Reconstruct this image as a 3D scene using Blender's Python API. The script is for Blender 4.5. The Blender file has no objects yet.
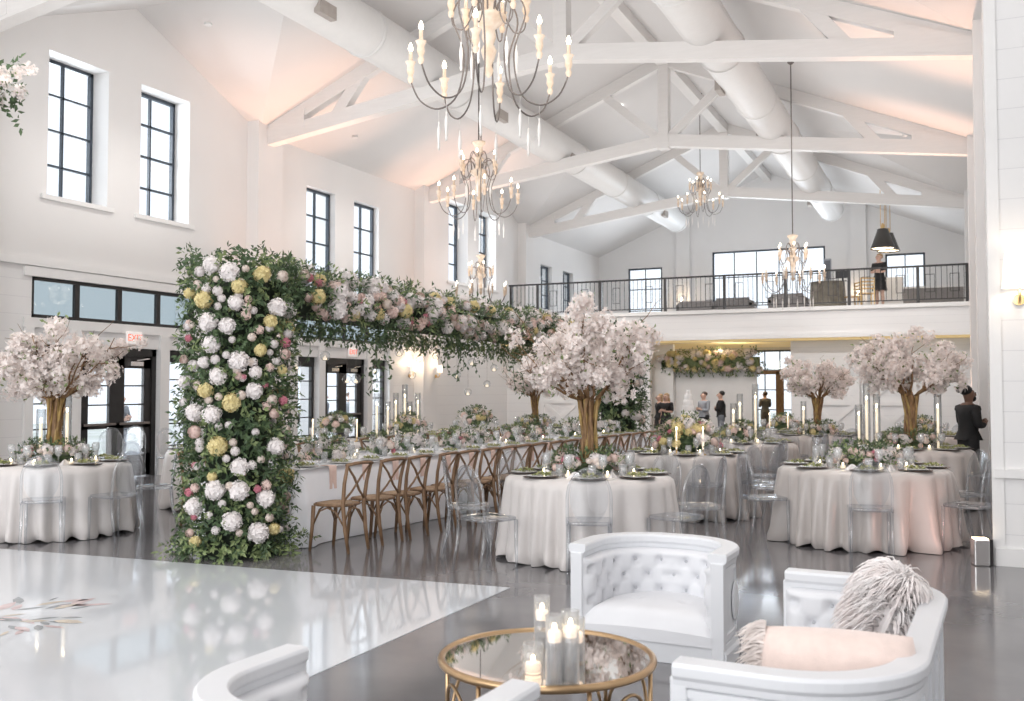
import bpy, bmesh, math, random
from math import sin, cos, pi, radians as R, atan2, tan, hypot, sqrt
from mathutils import Vector as V, Matrix, noise

SC = bpy.context.scene
COL = SC.collection

# ------------------------------------------------------------------ camera model
FPX, CAMH, YAW, PITCH = 970.0, 1.62, R(24.5), math.atan(37.5 / 970)
_fw = V((-sin(YAW) * cos(PITCH), cos(YAW) * cos(PITCH), sin(PITCH)))
_rt = V((cos(YAW), sin(YAW), 0))
_up = _rt.cross(_fw)
CAM = V((0, 0, CAMH))
def ray(x, y): return _fw * FPX + _rt * (x - 512) + _up * (350.5 - y)
def at_z(x, y, z=0.0):
    d = ray(x, y); return CAM + d * ((z - CAMH) / d.z)
def at_x(x, y, X):
    d = ray(x, y); return CAM + d * (X / d.x)
def at_y(x, y, Y):
    d = ray(x, y); return CAM + d * (Y / d.y)
def col_on_line(px, x0, y0, k):
    """where image column px crosses the ground line X = x0 + k (Y - y0)"""
    t = tan(YAW - math.atan((px - 512) / FPX))
    Y = (-x0 + k * y0) / (k + t)
    return -t * Y, Y

# ------------------------------------------------------------------ materials
MATS = {}
def nmat(name):
    m = bpy.data.materials.new(name); m.use_nodes = True
    nt = m.node_tree; nt.nodes.clear()
    out = nt.nodes.new('ShaderNodeOutputMaterial')
    MATS[name] = m
    return m, nt, out
def lk(nt, a, b): nt.links.new(a, b)
def pmat(name, col, rough=.5, metal=0.0, var=0.0, scale=8.0, col2=None, bump=0.0, bscale=60.0, sheen=0.0,
         spec=None, emit=None, estr=0.0, coords='Object', stretch=None, trans=0.0, coat=0.0):
    m, nt, out = nmat(name)
    b = nt.nodes.new('ShaderNodeBsdfPrincipled')
    b.inputs['Base Color'].default_value = (*col, 1)
    b.inputs['Roughness'].default_value = rough
    b.inputs['Metallic'].default_value = metal
    if spec is not None: b.inputs['Specular IOR Level'].default_value = spec
    if sheen: b.inputs['Sheen Weight'].default_value = sheen
    if coat: b.inputs['Coat Weight'].default_value = coat
    if emit is not None:
        b.inputs['Emission Color'].default_value = (*emit, 1); b.inputs['Emission Strength'].default_value = estr
    if var or col2 or bump:
        tc = nt.nodes.new('ShaderNodeTexCoord'); src = tc.outputs[coords]
        if stretch:
            mp = nt.nodes.new('ShaderNodeMapping'); mp.inputs['Scale'].default_value = stretch
            lk(nt, src, mp.inputs['Vector']); src = mp.outputs['Vector']
    if var or col2:
        n = nt.nodes.new('ShaderNodeTexNoise'); n.inputs['Scale'].default_value = scale; n.inputs['Detail'].default_value = 4
        lk(nt, src, n.inputs['Vector'])
        r = nt.nodes.new('ShaderNodeValToRGB')
        c2 = col2 or tuple(max(0, c * (1 - var)) for c in col)
        r.color_ramp.elements[0].position = .36; r.color_ramp.elements[1].position = .64
        r.color_ramp.elements[0].color = (*c2, 1); r.color_ramp.elements[1].color = (*col, 1)
        lk(nt, n.outputs['Fac'], r.inputs['Fac']); lk(nt, r.outputs['Color'], b.inputs['Base Color'])
    if bump:
        n2 = nt.nodes.new('ShaderNodeTexNoise'); n2.inputs['Scale'].default_value = bscale; n2.inputs['Detail'].default_value = 3
        lk(nt, src, n2.inputs['Vector'])
        bp = nt.nodes.new('ShaderNodeBump'); bp.inputs['Strength'].default_value = bump; bp.inputs['Distance'].default_value = .01
        lk(nt, n2.outputs['Fac'], bp.inputs['Height']); lk(nt, bp.outputs['Normal'], b.inputs['Normal'])
    if trans:
        t = nt.nodes.new('ShaderNodeBsdfTranslucent'); t.inputs['Color'].default_value = (*col, 1)
        mx = nt.nodes.new('ShaderNodeMixShader'); mx.inputs[0].default_value = trans
        lk(nt, b.outputs[0], mx.inputs[1]); lk(nt, t.outputs[0], mx.inputs[2]); lk(nt, mx.outputs[0], out.inputs[0])
    else:
        lk(nt, b.outputs[0], out.inputs[0])
    return m
def shiplap(name, col, pitch=.28, rough=.5):
    """painted boards: thin dark joints at a fixed world pitch in z"""
    m, nt, out = nmat(name)
    b = nt.nodes.new('ShaderNodeBsdfPrincipled'); b.inputs['Roughness'].default_value = rough
    tc = nt.nodes.new('ShaderNodeTexCoord'); sp = nt.nodes.new('ShaderNodeSeparateXYZ'); lk(nt, tc.outputs['Object'], sp.inputs[0])
    d = nt.nodes.new('ShaderNodeMath'); d.operation = 'DIVIDE'; d.inputs[1].default_value = pitch; lk(nt, sp.outputs['Z'], d.inputs[0])
    fr = nt.nodes.new('ShaderNodeMath'); fr.operation = 'FRACT'; lk(nt, d.outputs[0], fr.inputs[0])
    r = nt.nodes.new('ShaderNodeValToRGB')
    e = r.color_ramp.elements
    e[0].position = 0; e[0].color = (col[0] * .78, col[1] * .78, col[2] * .8, 1)
    e[1].position = .035; e[1].color = (*col, 1)
    lk(nt, fr.outputs[0], r.inputs['Fac']); lk(nt, r.outputs['Color'], b.inputs['Base Color'])
    bp = nt.nodes.new('ShaderNodeBump'); bp.inputs['Strength'].default_value = .3; bp.inputs['Distance'].default_value = .01
    lk(nt, r.outputs['Color'], bp.inputs['Height']); lk(nt, bp.outputs['Normal'], b.inputs['Normal'])
    lk(nt, b.outputs[0], out.inputs[0])
    return m
def clear(name, tint=(1, 1, 1), edge=(.75, .78, .8), refl=.9, rough=.02, edge_amt=.7, ior=1.45, milk=0.0):
    """thin clear plastic or glass: see-through, darker at grazing edges, fresnel reflection"""
    m, nt, out = nmat(name)
    lw = nt.nodes.new('ShaderNodeLayerWeight'); lw.inputs['Blend'].default_value = .35
    mc = nt.nodes.new('ShaderNodeMixRGB'); mc.inputs[1].default_value = (*tint, 1); mc.inputs[2].default_value = (*edge, 1)
    mu = nt.nodes.new('ShaderNodeMath'); mu.operation = 'MULTIPLY'; mu.inputs[1].default_value = edge_amt
    lk(nt, lw.outputs['Facing'], mu.inputs[0]); lk(nt, mu.outputs[0], mc.inputs[0])
    t = nt.nodes.new('ShaderNodeBsdfTransparent'); lk(nt, mc.outputs[0], t.inputs[0])
    g = nt.nodes.new('ShaderNodeBsdfGlossy'); g.inputs['Roughness'].default_value = rough; g.inputs['Color'].default_value = (refl, refl, refl, 1)
    l2 = nt.nodes.new('ShaderNodeLayerWeight'); l2.inputs['Blend'].default_value = .5
    pw = nt.nodes.new('ShaderNodeMath'); pw.operation = 'POWER'; pw.inputs[1].default_value = 4.5; lk(nt, l2.outputs['Facing'], pw.inputs[0])
    f0 = ((ior - 1) / (ior + 1)) ** 2
    f = nt.nodes.new('ShaderNodeMath'); f.operation = 'MULTIPLY_ADD'; f.inputs[1].default_value = 1 - f0; f.inputs[2].default_value = f0; lk(nt, pw.outputs[0], f.inputs[0])
    mx = nt.nodes.new('ShaderNodeMixShader')
    lk(nt, f.outputs[0], mx.inputs[0]); lk(nt, t.outputs[0], mx.inputs[1]); lk(nt, g.outputs[0], mx.inputs[2])
    if milk:
        df = nt.nodes.new('ShaderNodeBsdfDiffuse'); df.inputs[0].default_value = (.92, .92, .93, 1)
        m2 = nt.nodes.new('ShaderNodeMixShader'); m2.inputs[0].default_value = milk
        lk(nt, mx.outputs[0], m2.inputs[1]); lk(nt, df.outputs[0], m2.inputs[2]); mx = m2
    lk(nt, mx.outputs[0], out.inputs[0])
    return m
def emis(name, col, s):
    m, nt, out = nmat(name)
    e = nt.nodes.new('ShaderNodeEmission'); e.inputs[0].default_value = (*col, 1); e.inputs[1].default_value = s
    lk(nt, e.outputs[0], out.inputs[0]); return m

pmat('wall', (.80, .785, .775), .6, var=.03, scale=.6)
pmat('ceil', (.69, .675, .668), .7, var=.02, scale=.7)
shiplap('board', (.80, .79, .785))
shiplap('board_small', (.8, .79, .785), .2)
pmat('trim', (.82, .81, .80), .45, var=.02)
pmat('beam', (.75, .73, .715), .5, var=.03, scale=3, stretch=(1, 1, 8))
pmat('black', (.022, .02, .02), .4, var=.2)
pmat('steel', (.05, .065, .085), .45, var=.15)
pmat('concrete', (.195, .188, .195), .11, col2=(.145, .14, .147), scale=1.1, bump=.015, bscale=3)
pmat('dance', (.66, .69, .73), .07, var=.02, scale=.8, coat=.3)
pmat('print_grey', (.36, .39, .41), .15, var=.35, scale=9)
pmat('print_pink', (.70, .56, .56), .15, var=.2)
pmat('print_gold', (.70, .62, .52), .15, var=.2)
pmat('linen', (.88, .89, .93), .8, bump=.08, bscale=220, var=.02, sheen=.2)
pmat('satin', (.57, .525, .50), .30, var=.05, scale=3, sheen=.3)
pmat('ivory', (.68, .64, .62), .42, var=.04, scale=3, sheen=.3)
pmat('blush', (.74, .56, .50), .75, var=.06, scale=20)
pmat('oak', (.265, .16, .088), .45, col2=(.17, .095, .05), scale=7, stretch=(6, 6, .8))
pmat('rush', (.36, .235, .135), .6, col2=(.25, .15, .08), scale=30, bump=.3, bscale=90)
pmat('gold', (.60, .41, .235), .28, metal=.95, var=.12, scale=12)
pmat('mirror', (.90, .89, .87), .03, metal=1.0, var=.02)
pmat('paint_white', (.74, .75, .775), .38, var=.02, scale=4)
pmat('leather', (.75, .755, .78), .5, var=.03, scale=6, bump=.03, bscale=150)
pmat('button', (.55, .55, .58), .5, var=.1)
pmat('fur', (.80, .65, .59), .95, var=.06, scale=25, sheen=.6, bump=.3, bscale=180)
pmat('fringe', (.86, .78, .74), .9, var=.18, scale=30, sheen=.4)
pmat('shag', (.93, .89, .88), .9, col2=(.88, .80, .78), scale=9, sheen=.4)
pmat('leaf', (.115, .175, .08), .5, col2=(.045, .085, .04), scale=14, trans=.12)
pmat('leaf_pale', (.30, .36, .17), .5, col2=(.17, .24, .09), scale=14, trans=.15)
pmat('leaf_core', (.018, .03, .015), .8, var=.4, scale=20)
pmat('petal_white', (.93, .89, .88), .7, col2=(.88, .82, .81), scale=7, trans=.15)
pmat('petal_cream', (.93, .85, .79), .7, col2=(.89, .77, .70), scale=9, trans=.15)
pmat('petal_blush', (.88, .73, .67), .7, col2=(.84, .63, .58), scale=9, trans=.15)
pmat('petal_pink', (.74, .30, .36), .7, col2=(.62, .2, .28), scale=9, trans=.1)
pmat('petal_yellow', (.82, .70, .40), .7, col2=(.70, .60, .27), scale=12, trans=.1)
pmat('cherry', (.95, .90, .875), .75, col2=(.90, .79, .75), scale=5, trans=.3)
pmat('bark', (.30, .18, .085), .6, col2=(.17, .09, .04), scale=12, stretch=(4, 4, 1))
pmat('bark_gold', (.46, .31, .10), .5, col2=(.24, .14, .05), scale=10)
pmat('iron', (.20, .17, .155), .55, var=.2)
pmat('whitewash', (.80, .69, .58), .6, col2=(.66, .50, .37), scale=10)
pmat('bead', (.85, .82, .79), .35, var=.05)
pmat('wax', (.90, .86, .80), .5, var=.02, emit=(1, .8, .55), estr=.9)
pmat('wax_lit', (.92, .84, .76), .5, var=.02, emit=(1, .72, .52), estr=1.5)
emis('flame', (1, .80, .50), 14)
emis('bulb', (1, .86, .66), 9)
emis('glow', (1, .78, .52), 7)
emis('fitting_and_fill_light', (1, .95, .88), 9)
clear('acrylic', (.945, .955, .965), (.55, .58, .63), .97, .04, .95, 1.75, .035)
clear('crystal', (.97, .975, .975), (.72, .74, .75), 1, .03, .8, 1.7, .17)
clear('glass', (.985, .99, .99), (.60, .62, .64), 1, .01, .85, 1.55)
clear('pane', (.97, .985, 1), (.85, .9, .95), .8, .01, .4, 1.3)
clear('grey_pane', (.60, .645, .66), (.5, .56, .6), .8, .02, .5, 1.45)
clear('water', (.95, .96, .97), (.75, .78, .8), .9, .02, .5, 1.33)
pmat('charger', (.10, .07, .06), .4, var=.3, scale=20)
pmat('china', (.86, .85, .84), .2, var=.01)
pmat('greens', (.17, .22, .06), .6, col2=(.48, .45, .22), scale=30)
pmat('napkin', (.86, .83, .82), .8, var=.03, scale=15)
pmat('duct', (.72, .71, .70), .45, var=.02)
pmat('vent', (.40, .36, .33), .6, var=.1)
pmat('sofa_grey', (.30, .285, .28), .8, var=.15, scale=10)
pmat('olive_cloth', (.25, .225, .18), .55, col2=(.15, .13, .10), scale=5, sheen=.4)
pmat('cone_dark', (.06, .055, .05), .45, var=.1)
pmat('brass', (.75, .52, .25), .3, metal=.9, var=.05)
pmat('skin', (.62, .40, .31), .55, var=.05)
pmat('skin_dark', (.20, .11, .075), .5, var=.05)
pmat('cloth_black', (.018, .017, .018), .75, var=.3)
pmat('cloth_grey', (.40, .42, .46), .8, var=.1)
pmat('cloth_slate', (.16, .17, .19), .8, var=.1)
pmat('hair_black', (.012, .010, .010), .5, var=.3, scale=30)
pmat('hair_brown', (.10, .06, .045), .55, var=.3, scale=30)
pmat('hair_blond', (.50, .33, .18), .55, var=.3, scale=30)
pmat('eye', (.03, .02, .02), .2, var=.1)
pmat('lip', (.45, .2, .18), .5, var=.1)
pmat('icing', (.88, .87, .86), .4, var=.02)
pmat('frosted', (.86, .86, .88), .25, emit=(1, .98, .95), estr=.15, var=.01)
pmat('exit_face', (.88, .84, .82), .4, emit=(1, .9, .86), estr=.25, var=.02)
emis('exit_red', (1, .22, .14), 1.1)
pmat('shade', (.95, .90, .84), .8, emit=(1, .88, .72), estr=.7, var=.02)
pmat('amber_lit', (.80, .62, .30), .7, emit=(1, .74, .36), estr=.22, var=.03)  # warm light under the balcony put into the ceiling colour as a glow
pmat('green_wall', (.62, .64, .62), .8, var=.2, scale=1)
pmat('outdoor', (.75, .76, .74), .9, col2=(.55, .58, .52), scale=.5)
pmat('lectern_black', (.03, .03, .035), .4, var=.1)
pmat('chrome', (.78, .76, .75), .2, metal=.9, var=.03)

# ------------------------------------------------------------------ mesh builder
class MB:
    def __init__(s): s.v = []; s.f = []; s.m = []
    def add(s, vs, fs, mi=0):
        n = len(s.v); s.v.extend(tuple(p) for p in vs)
        s.f.extend(tuple(i + n for i in f) for f in fs); s.m.extend([mi] * len(fs)); return s
    def box(s, c, d, rz=0, mi=0):
        x, y, z = d[0] / 2, d[1] / 2, d[2] / 2; ca, sa = cos(rz), sin(rz); vs = []
        for k in (-z, z):
            for (i, j) in ((-x, -y), (x, -y), (x, y), (-x, y)):
                vs.append((c[0] + i * ca - j * sa, c[1] + i * sa + j * ca, c[2] + k))
        return s.add(vs, [(3, 2, 1, 0), (4, 5, 6, 7), (0, 1, 5, 4), (1, 2, 6, 5), (2, 3, 7, 6), (3, 0, 4, 7)], mi)
    def span(s, a, b, mi=0):
        return s.box([(a[i] + b[i]) / 2 for i in range(3)], [abs(b[i] - a[i]) for i in range(3)], 0, mi)
    def beam(s, p, q, w, h, up=(0, 0, 1), mi=0):
        p, q = V(p), V(q); d = (q - p).normalized(); x = d.cross(V(up))
        if x.length < 1e-4: x = d.cross(V((1, 0, 0)))
        x.normalize(); y = x.cross(d).normalized(); vs = []
        for e in (p, q):
            for (i, j) in ((-1, -1), (1, -1), (1, 1), (-1, 1)): vs.append(e + x * (i * w / 2) + y * (j * h / 2))
        return s.add(vs, [(0, 1, 2, 3), (7, 6, 5, 4), (4, 5, 1, 0), (5, 6, 2, 1), (6, 7, 3, 2), (7, 4, 0, 3)], mi)
    def tube(s, pts, r, n=8, closed=False, mi=0, flat=1.0):
        pts = [V(p) for p in pts]; N = len(pts); rs = r if isinstance(r, (list, tuple)) else [r] * N
        vs = []; prev = None
        for i, p in enumerate(pts):
            a = pts[(i - 1) % N] if (closed or i > 0) else p; b = pts[(i + 1) % N] if (closed or i < N - 1) else p
            t = (b - a).normalized()
            if prev is None:
                x = t.cross(V((0, 0, 1)))
                if x.length < .05: x = t.cross(V((1, 0, 0)))
            else: x = prev - t * prev.dot(t)
            x.normalize(); prev = x; y = t.cross(x)
            for k in range(n):
                an = 2 * pi * k / n; vs.append(p + x * (cos(an) * rs[i]) + y * (sin(an) * rs[i] * flat))
        fs = []; M = N if closed else N - 1
        for i in range(M):
            for k in range(n):
                a = i * n + k; b = i * n + (k + 1) % n; c = ((i + 1) % N) * n + (k + 1) % n; d = ((i + 1) % N) * n + k
                fs.append((a, b, c, d))
        if not closed: fs += [tuple(range(n - 1, -1, -1)), tuple(range((N - 1) * n, N * n))]
        return s.add(vs, fs, mi)
    def lathe(s, prof, n=24, c=(0, 0, 0), mi=0, cap=True):
        vs = []; fs = []
        for (r, z) in prof:
            for k in range(n):
                a = 2 * pi * k / n; vs.append((c[0] + r * cos(a), c[1] + r * sin(a), c[2] + z))
        for i in range(len(prof) - 1):
            for k in range(n):
                fs.append((i * n + k, i * n + (k + 1) % n, (i + 1) * n + (k + 1) % n, (i + 1) * n + k))
        if cap:
            if prof[0][0] > 1e-5: fs.append(tuple(range(n - 1, -1, -1)))
            if prof[-1][0] > 1e-5: fs.append(tuple((len(prof) - 1) * n + k for k in range(n)))
        return s.add(vs, fs, mi)
    def sphere(s, c, r, nu=12, nv=8, mi=0, fn=None):
        r = r if isinstance(r, (tuple, list)) else (r, r, r); vs = []; fs = []
        for j in range(nv + 1):
            t = pi * j / nv
            for i in range(nu):
                a = 2 * pi * i / nu; d = V((sin(t) * cos(a), sin(t) * sin(a), cos(t))); k = fn(d) if fn else 1
                vs.append((c[0] + r[0] * d.x * k, c[1] + r[1] * d.y * k, c[2] + r[2] * d.z * k))
        for j in range(nv):
            for i in range(nu):
                fs.append((j * nu + i, (j + 1) * nu + i, (j + 1) * nu + (i + 1) % nu, j * nu + (i + 1) % nu))
        return s.add(vs, fs, mi)
    def grid(s, fn, nu, nv, mi=0, wrap=False):
        vs = [fn(i / (nu if wrap else nu - 1), j / (nv - 1)) for j in range(nv) for i in range(nu)]; fs = []
        for j in range(nv - 1):
            for i in range(nu if wrap else nu - 1):
                fs.append((j * nu + i, j * nu + (i + 1) % nu, (j + 1) * nu + (i + 1) % nu, (j + 1) * nu + i))
        return s.add(vs, fs, mi)
    def fat(s, k): s.v = [(x * k, y * k, z) for x, y, z in s.v]; return s
    def merge(s, o, M=None, mi=None):
        vs = [(M @ V(p)) for p in o.v] if M else o.v
        n = len(s.v); s.v.extend(tuple(p) for p in vs); s.f.extend(tuple(i + n for i in f) for f in o.f)
        s.m.extend(o.m if mi is None else [mi] * len(o.f)); return s
    def mesh(s, name, mats, smooth=False):
        me = bpy.data.meshes.new(name); me.from_pydata(s.v, [], s.f)
        for k in (mats if isinstance(mats, (list, tuple)) else [mats]): me.materials.append(MATS[k])
        me.polygons.foreach_set('material_index', s.m)
        me.polygons.foreach_set('use_smooth', [smooth] * len(s.f)); me.update()
        return me
    def ob(s, name, mats, parent=None, smooth=False, loc=None, rz=0, bevel=0.0):
        return put(name, s.mesh(name, mats, smooth), parent, loc, rz, bevel)
def put(name, me, parent=None, loc=None, rz=0, bevel=0.0):
    o = bpy.data.objects.new(name, me); COL.objects.link(o)
    if parent: o.parent = parent
    if loc is not None: o.location = loc
    if rz: o.rotation_euler = (0, 0, rz)
    if bevel:
        b = o.modifiers.new('bevel', 'BEVEL'); b.width = bevel; b.segments = 2; b.limit_method = 'ANGLE'
    return o
def tag(o, label=None, cat=None, group=None, kind=None):
    if label: o['label'] = label
    if cat: o['category'] = cat
    if group: o['group'] = group
    if kind: o['kind'] = kind
    return o
def thing(name, label, cat, loc=(0, 0, 0), rz=0, group=None):
    o = bpy.data.objects.new(name, None); COL.objects.link(o); o.empty_display_size = .1
    o.location = loc; o.rotation_euler = (0, 0, rz)
    return tag(o, label, cat, group)
KIDS = {}
def copy_tree(o, parent=None):
    c = o.copy(); COL.objects.link(c)
    if parent: c.parent = parent
    for ch in list(o.children): copy_tree(ch, c)
    return c
PROTO = {}
def inst(key, make, loc, rz, label, group=None, scale=None, tilt=None):
    """first use builds the thing, later uses copy it with its parts"""
    if key not in PROTO: PROTO[key] = o = make()
    else: o = copy_tree(PROTO[key])
    o.location = loc; o.rotation_euler = (tilt[0] if tilt else 0, tilt[1] if tilt else 0, rz)
    if scale: o.scale = (scale, scale, scale)
    o['label'] = label
    if group: o['group'] = group
    elif 'group' in o: del o['group']
    return o
def struct(name, mb, mats, smooth=False, parent=None, bevel=0.0):
    o = mb.ob(name, mats, parent, smooth, bevel=bevel)
    if not parent: o['kind'] = 'structure'
    return o
ORD = ['first', 'second', 'third', 'fourth', 'fifth', 'sixth', 'seventh', 'eighth', 'ninth', 'tenth', 'eleventh', 'twelfth',
       'thirteenth', 'fourteenth', 'fifteenth', 'sixteenth', 'seventeenth', 'eighteenth', 'nineteenth', 'twentieth',
       'twenty-first', 'twenty-second', 'twenty-third', 'twenty-fourth']

# ================================================================== THE SETTING
XL, XR, XC = -13.54, .46, -6.54          # left wall, right wall, ridge line
EAVE, PIT = 7.1, .42                  # eave height and roof pitch
BAYS = [2.6, 9.6, 16.6, 23.6, 30.6, 38.5]
YB, YW = 28.8, 38.5                   # balcony edge and far wall
RIDGE = EAVE + PIT * 7
GAB = EAVE + PIT * 3.5
def roof_z(x): return EAVE + PIT * (7 - abs(x - XC))

struct('floor', MB().span((-18, -7, -.1), (9, 44, 0)), 'concrete')

def panel_x(mb, x0, x1, y0, y1, z0, z1, holes):
    ys = sorted({y0, y1, *[h[0] for h in holes], *[h[1] for h in holes]}); zs = sorted({z0, z1, *[h[2] for h in holes], *[h[3] for h in holes]})
    ys = [y for y in ys if y0 <= y <= y1]; zs = [z for z in zs if z0 <= z <= z1]
    for a, b in zip(ys, ys[1:]):
        run = None
        for c, d in zip(zs, zs[1:]):
            if not any(h[0] <= (a + b) / 2 <= h[1] and h[2] <= (c + d) / 2 <= h[3] for h in holes):
                mb.span((x0, a, c), (x1, b, d))
def panel_y(mb, y0, y1, xa, xb, z0, z1, holes):
    xs = sorted({xa, xb, *[h[0] for h in holes], *[h[1] for h in holes]}); zs = sorted({z0, z1, *[h[2] for h in holes], *[h[3] for h in holes]})
    for a, b in zip(xs, xs[1:]):
        for c, d in zip(zs, zs[1:]):
            if not any(h[0] <= (a + b) / 2 <= h[1] and h[2] <= (c + d) / 2 <= h[3] for h in holes):
                mb.span((a, y0, c), (b, y1, d))
# ---- left wall: openings per bay
TALL = [(11.25, 12.5), (13.25, 14.5), (25.2, 26.45), (27.2, 28.45)]
LOW = [(18.27, 19.42), (20.22, 21.37)]
DOORS = [(11.97, 13.77), (19.0, 20.8)]
SIDE = [(11.03, 11.75), (14.0, 14.72), (17.95, 18.76), (21.04, 21.85)]
TRANS = [(11.0, 14.7), (17.95, 21.85)]
MEZW = [(32.2, 33.3), (34.4, 35.5)]
holes = [(a, b, 4.80, 7.22) for a, b in TALL] + [(a, b, 3.8, 6.3) for a, b in LOW] + [(a, b, 0, 2.34) for a, b in DOORS + SIDE] \
      + [(a, b, 2.76, 3.43) for a, b in TRANS] + [(a, b, 4.5, 6.1) for a, b in MEZW]
mb = MB()
panel_x(mb, XL - .5, XL, -6, 40, 3.62, 8.7, [h for h in holes])
struct('wall_left', mb, 'wall')
mb = MB()
panel_x(mb, XL - .5, XL, -6, 40, 0, 3.62, [h for h in holes])
struct('wall_left_lower', mb, 'board')
tr = MB()
tr.span((XL, -6, 3.60), (XL + .05, 40, 3.72)); tr.span((XL, -6, 0), (XL + .03, 10.9, .2)); tr.span((XL, 15.3, 0), (XL + .03, 17.9, .2)); tr.span((XL, 22.3, 0), (XL + .03, 29, .2))
for a, b in TALL: tr.span((XL, a - .12, 4.72), (XL + .05, b + .12, 4.80))
for (a, b) in TRANS:
    tr.span((XL, a - .16, 2.60), (XL + .04, b + .16, 2.76)); tr.span((XL, a - .16, 3.43), (XL + .04, b + .16, 3.58))
for (a, b) in [(11.75, 11.97), (13.77, 14.0), (18.76, 19.0), (20.8, 21.04), (10.87, 11.03), (14.72, 14.88), (17.79, 17.95), (21.85, 22.01)]:
    tr.span((XL, a, 0), (XL + .05, b, 2.6))
struct('trim_1', tr, 'trim')
pl = MB()
for y in (9.6, 16.6, 23.6, 30.6): pl.span((XL, y - .4, 0), (XL + .3, y + .4, EAVE + .2))
struct('trim_2', pl, 'wall')
# ---- right wall, its gables, the return wall beside the camera
mb = MB(); mb.span((XR, 10.1, 0), (XR + .3, 40, 8.7)); struct('wall_right', mb, 'board')
pl = MB()
for y in (10.4, 16.6, 23.6, 30.6): pl.span((XR - .12, y - .35, 0), (XR, y + .35, EAVE + .2))
struct('trim_3', pl, 'wall')
mb = MB(); mb.span((XR - .14, 9.98, 0), (9, 10.1, 9)); struct('wall_front_right', mb, 'board')
mb = MB(); mb.span((XR - .14, 9.94, 0), (9, 9.98, .16)); mb.span((XR - .14, 9.93, .80), (9, 9.98, .88)); mb.span((XR - .16, 9.96, 0), (XR - .06, 10.06, 9))
struct('trim_4', mb, 'trim')
mb = MB(); mb.span((XL, -6.2, 0), (9, -6, 10.3)); struct('wall_rear', mb, 'wall')
mb = MB(); mb.span((9, -6, 0), (9.2, 10.1, 7.3)); struct('wall_far_right', mb, 'wall')
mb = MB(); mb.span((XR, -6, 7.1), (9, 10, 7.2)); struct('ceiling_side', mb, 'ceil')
# ---- ceiling: two slopes with a cross gable in every second bay
mb = MB()
for i in range(len(BAYS) + 1):
    y0 = ([-6] + BAYS)[i]; y1 = (BAYS + [40])[i]
    for s in (-1, 1):
        xe = XC + 7 * s; gab = (y0, y1) in ((9.6, 16.6), (23.6, 30.6))
        if not gab:
            mb.add([(xe, y0, EAVE), (xe, y1, EAVE), (XC, y1, RIDGE), (XC, y0, RIDGE)], [(0, 1, 2, 3)])
        else:
            ym = (y0 + y1) / 2; xv = xe - 3.5 * s
            vs = [(xe, y0, EAVE), (xv, ym, GAB), (xe, y1, EAVE), (XC, y1, RIDGE), (XC, y0, RIDGE), (XC, ym, RIDGE)]
            mb.add(vs, [(0, 1, 5, 4), (1, 2, 3, 5)])
            xo = xe
            mb.add([(xo, y0, EAVE), (xo, ym, GAB), (xv, ym, GAB), (xo, y1, EAVE)], [(0, 1, 2), (1, 3, 2)])
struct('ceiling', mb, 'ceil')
# ---- far wall with windows on both levels
FW = [(-12.25, -10.8, 3.92, 6.56), (-8.74, -4.41, 3.92, 7.05), (-2.27, -.9, 3.92, 6.6), (-12.0, -10.6, .3, 2.9), (-7.3, -5.0, 0, 3.1)]
mb = MB(); panel_y(mb, YW, YW + .3, XL - .5, XR + .3, 0, RIDGE, FW); struct('wall_back', mb, 'wall')
pl = MB()
for x in (-9.9, -3.2): pl.span((x - .28, YW - .15, 3.92), (x + .28, YW, roof_z(x)))
struct('trim_5', pl, 'wall')
# ---- balcony slab, fascia, and the wall under it with the serving opening
mb = MB(); mb.span((XL, YB + .05, 3.7), (XR, YW, 3.92)); struct('floor_balcony', mb, 'trim')
mb = MB(); mb.span((XL, YB, 3.14), (XR, YB + .25, 3.88)); struct('wall_balcony', mb, 'board_small')
mb = MB(); mb.span((XL, YB - .06, 3.84), (XR, YB + .02, 3.95)); mb.span((XL, YB - .04, 3.06), (XR, YB + .02, 3.2)); struct('trim_6', mb, 'trim')
mb = MB(); panel_y(mb, 29.3, 29.5, XL, XR, 0, 3.1, [(-8.63, -4.36, 0, 3.0)]); struct('wall_under_balcony', mb, 'board')
mb = MB(); mb.span((XL, YB + .02, 3.0), (XR, 29.3, 3.1)); mb.span((XL, 29.4, 3.2), (XR, YW, 3.24)); struct('ceiling_under_balcony', mb, 'amber_lit')
mb = MB(); mb.span((-9.0, 29.9, 0), (-8.05, 30.1, 3.0)); struct('trim_7', mb, 'trim')
# ---- outdoors seen through glass
mb = MB(); mb.span((-40, -10, -.2), (-14.2, 60, -.1)); mb.span((-40, 39.2, -.2), (20, 70, -.1)); struct('floor_terrace', mb, 'outdoor')

WN = [0]
def window_x(X, y0, y1, z0, z1, cols, rows, fm='steel', gm='pane', fw=.06, mw=.035):
    """window in a wall that runs along y: frame, muntins, pane"""
    WN[0] += 1
    mb = MB()
    mb.span((X - .04, y0, z0), (X + .04, y0 + fw, z1)); mb.span((X - .04, y1 - fw, z0), (X + .04, y1, z1))
    mb.span((X - .04, y0, z0), (X + .04, y1, z0 + fw)); mb.span((X - .04, y0, z1 - fw), (X + .04, y1, z1))
    for i in range(1, cols): y = y0 + (y1 - y0) * i / cols; mb.span((X - .03, y - mw / 2, z0), (X + .03, y + mw / 2, z1))
    for i in range(1, rows): z = z0 + (z1 - z0) * i / rows; mb.span((X - .03, y0, z - mw / 2), (X + .03, y1, z + mw / 2))
    w = struct('window_%d' % WN[0], mb, fm)
    MB().span((X - .006, y0 + .02, z0 + .02), (X + .006, y1 - .02, z1 - .02)).ob('pane', gm, w)
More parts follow.
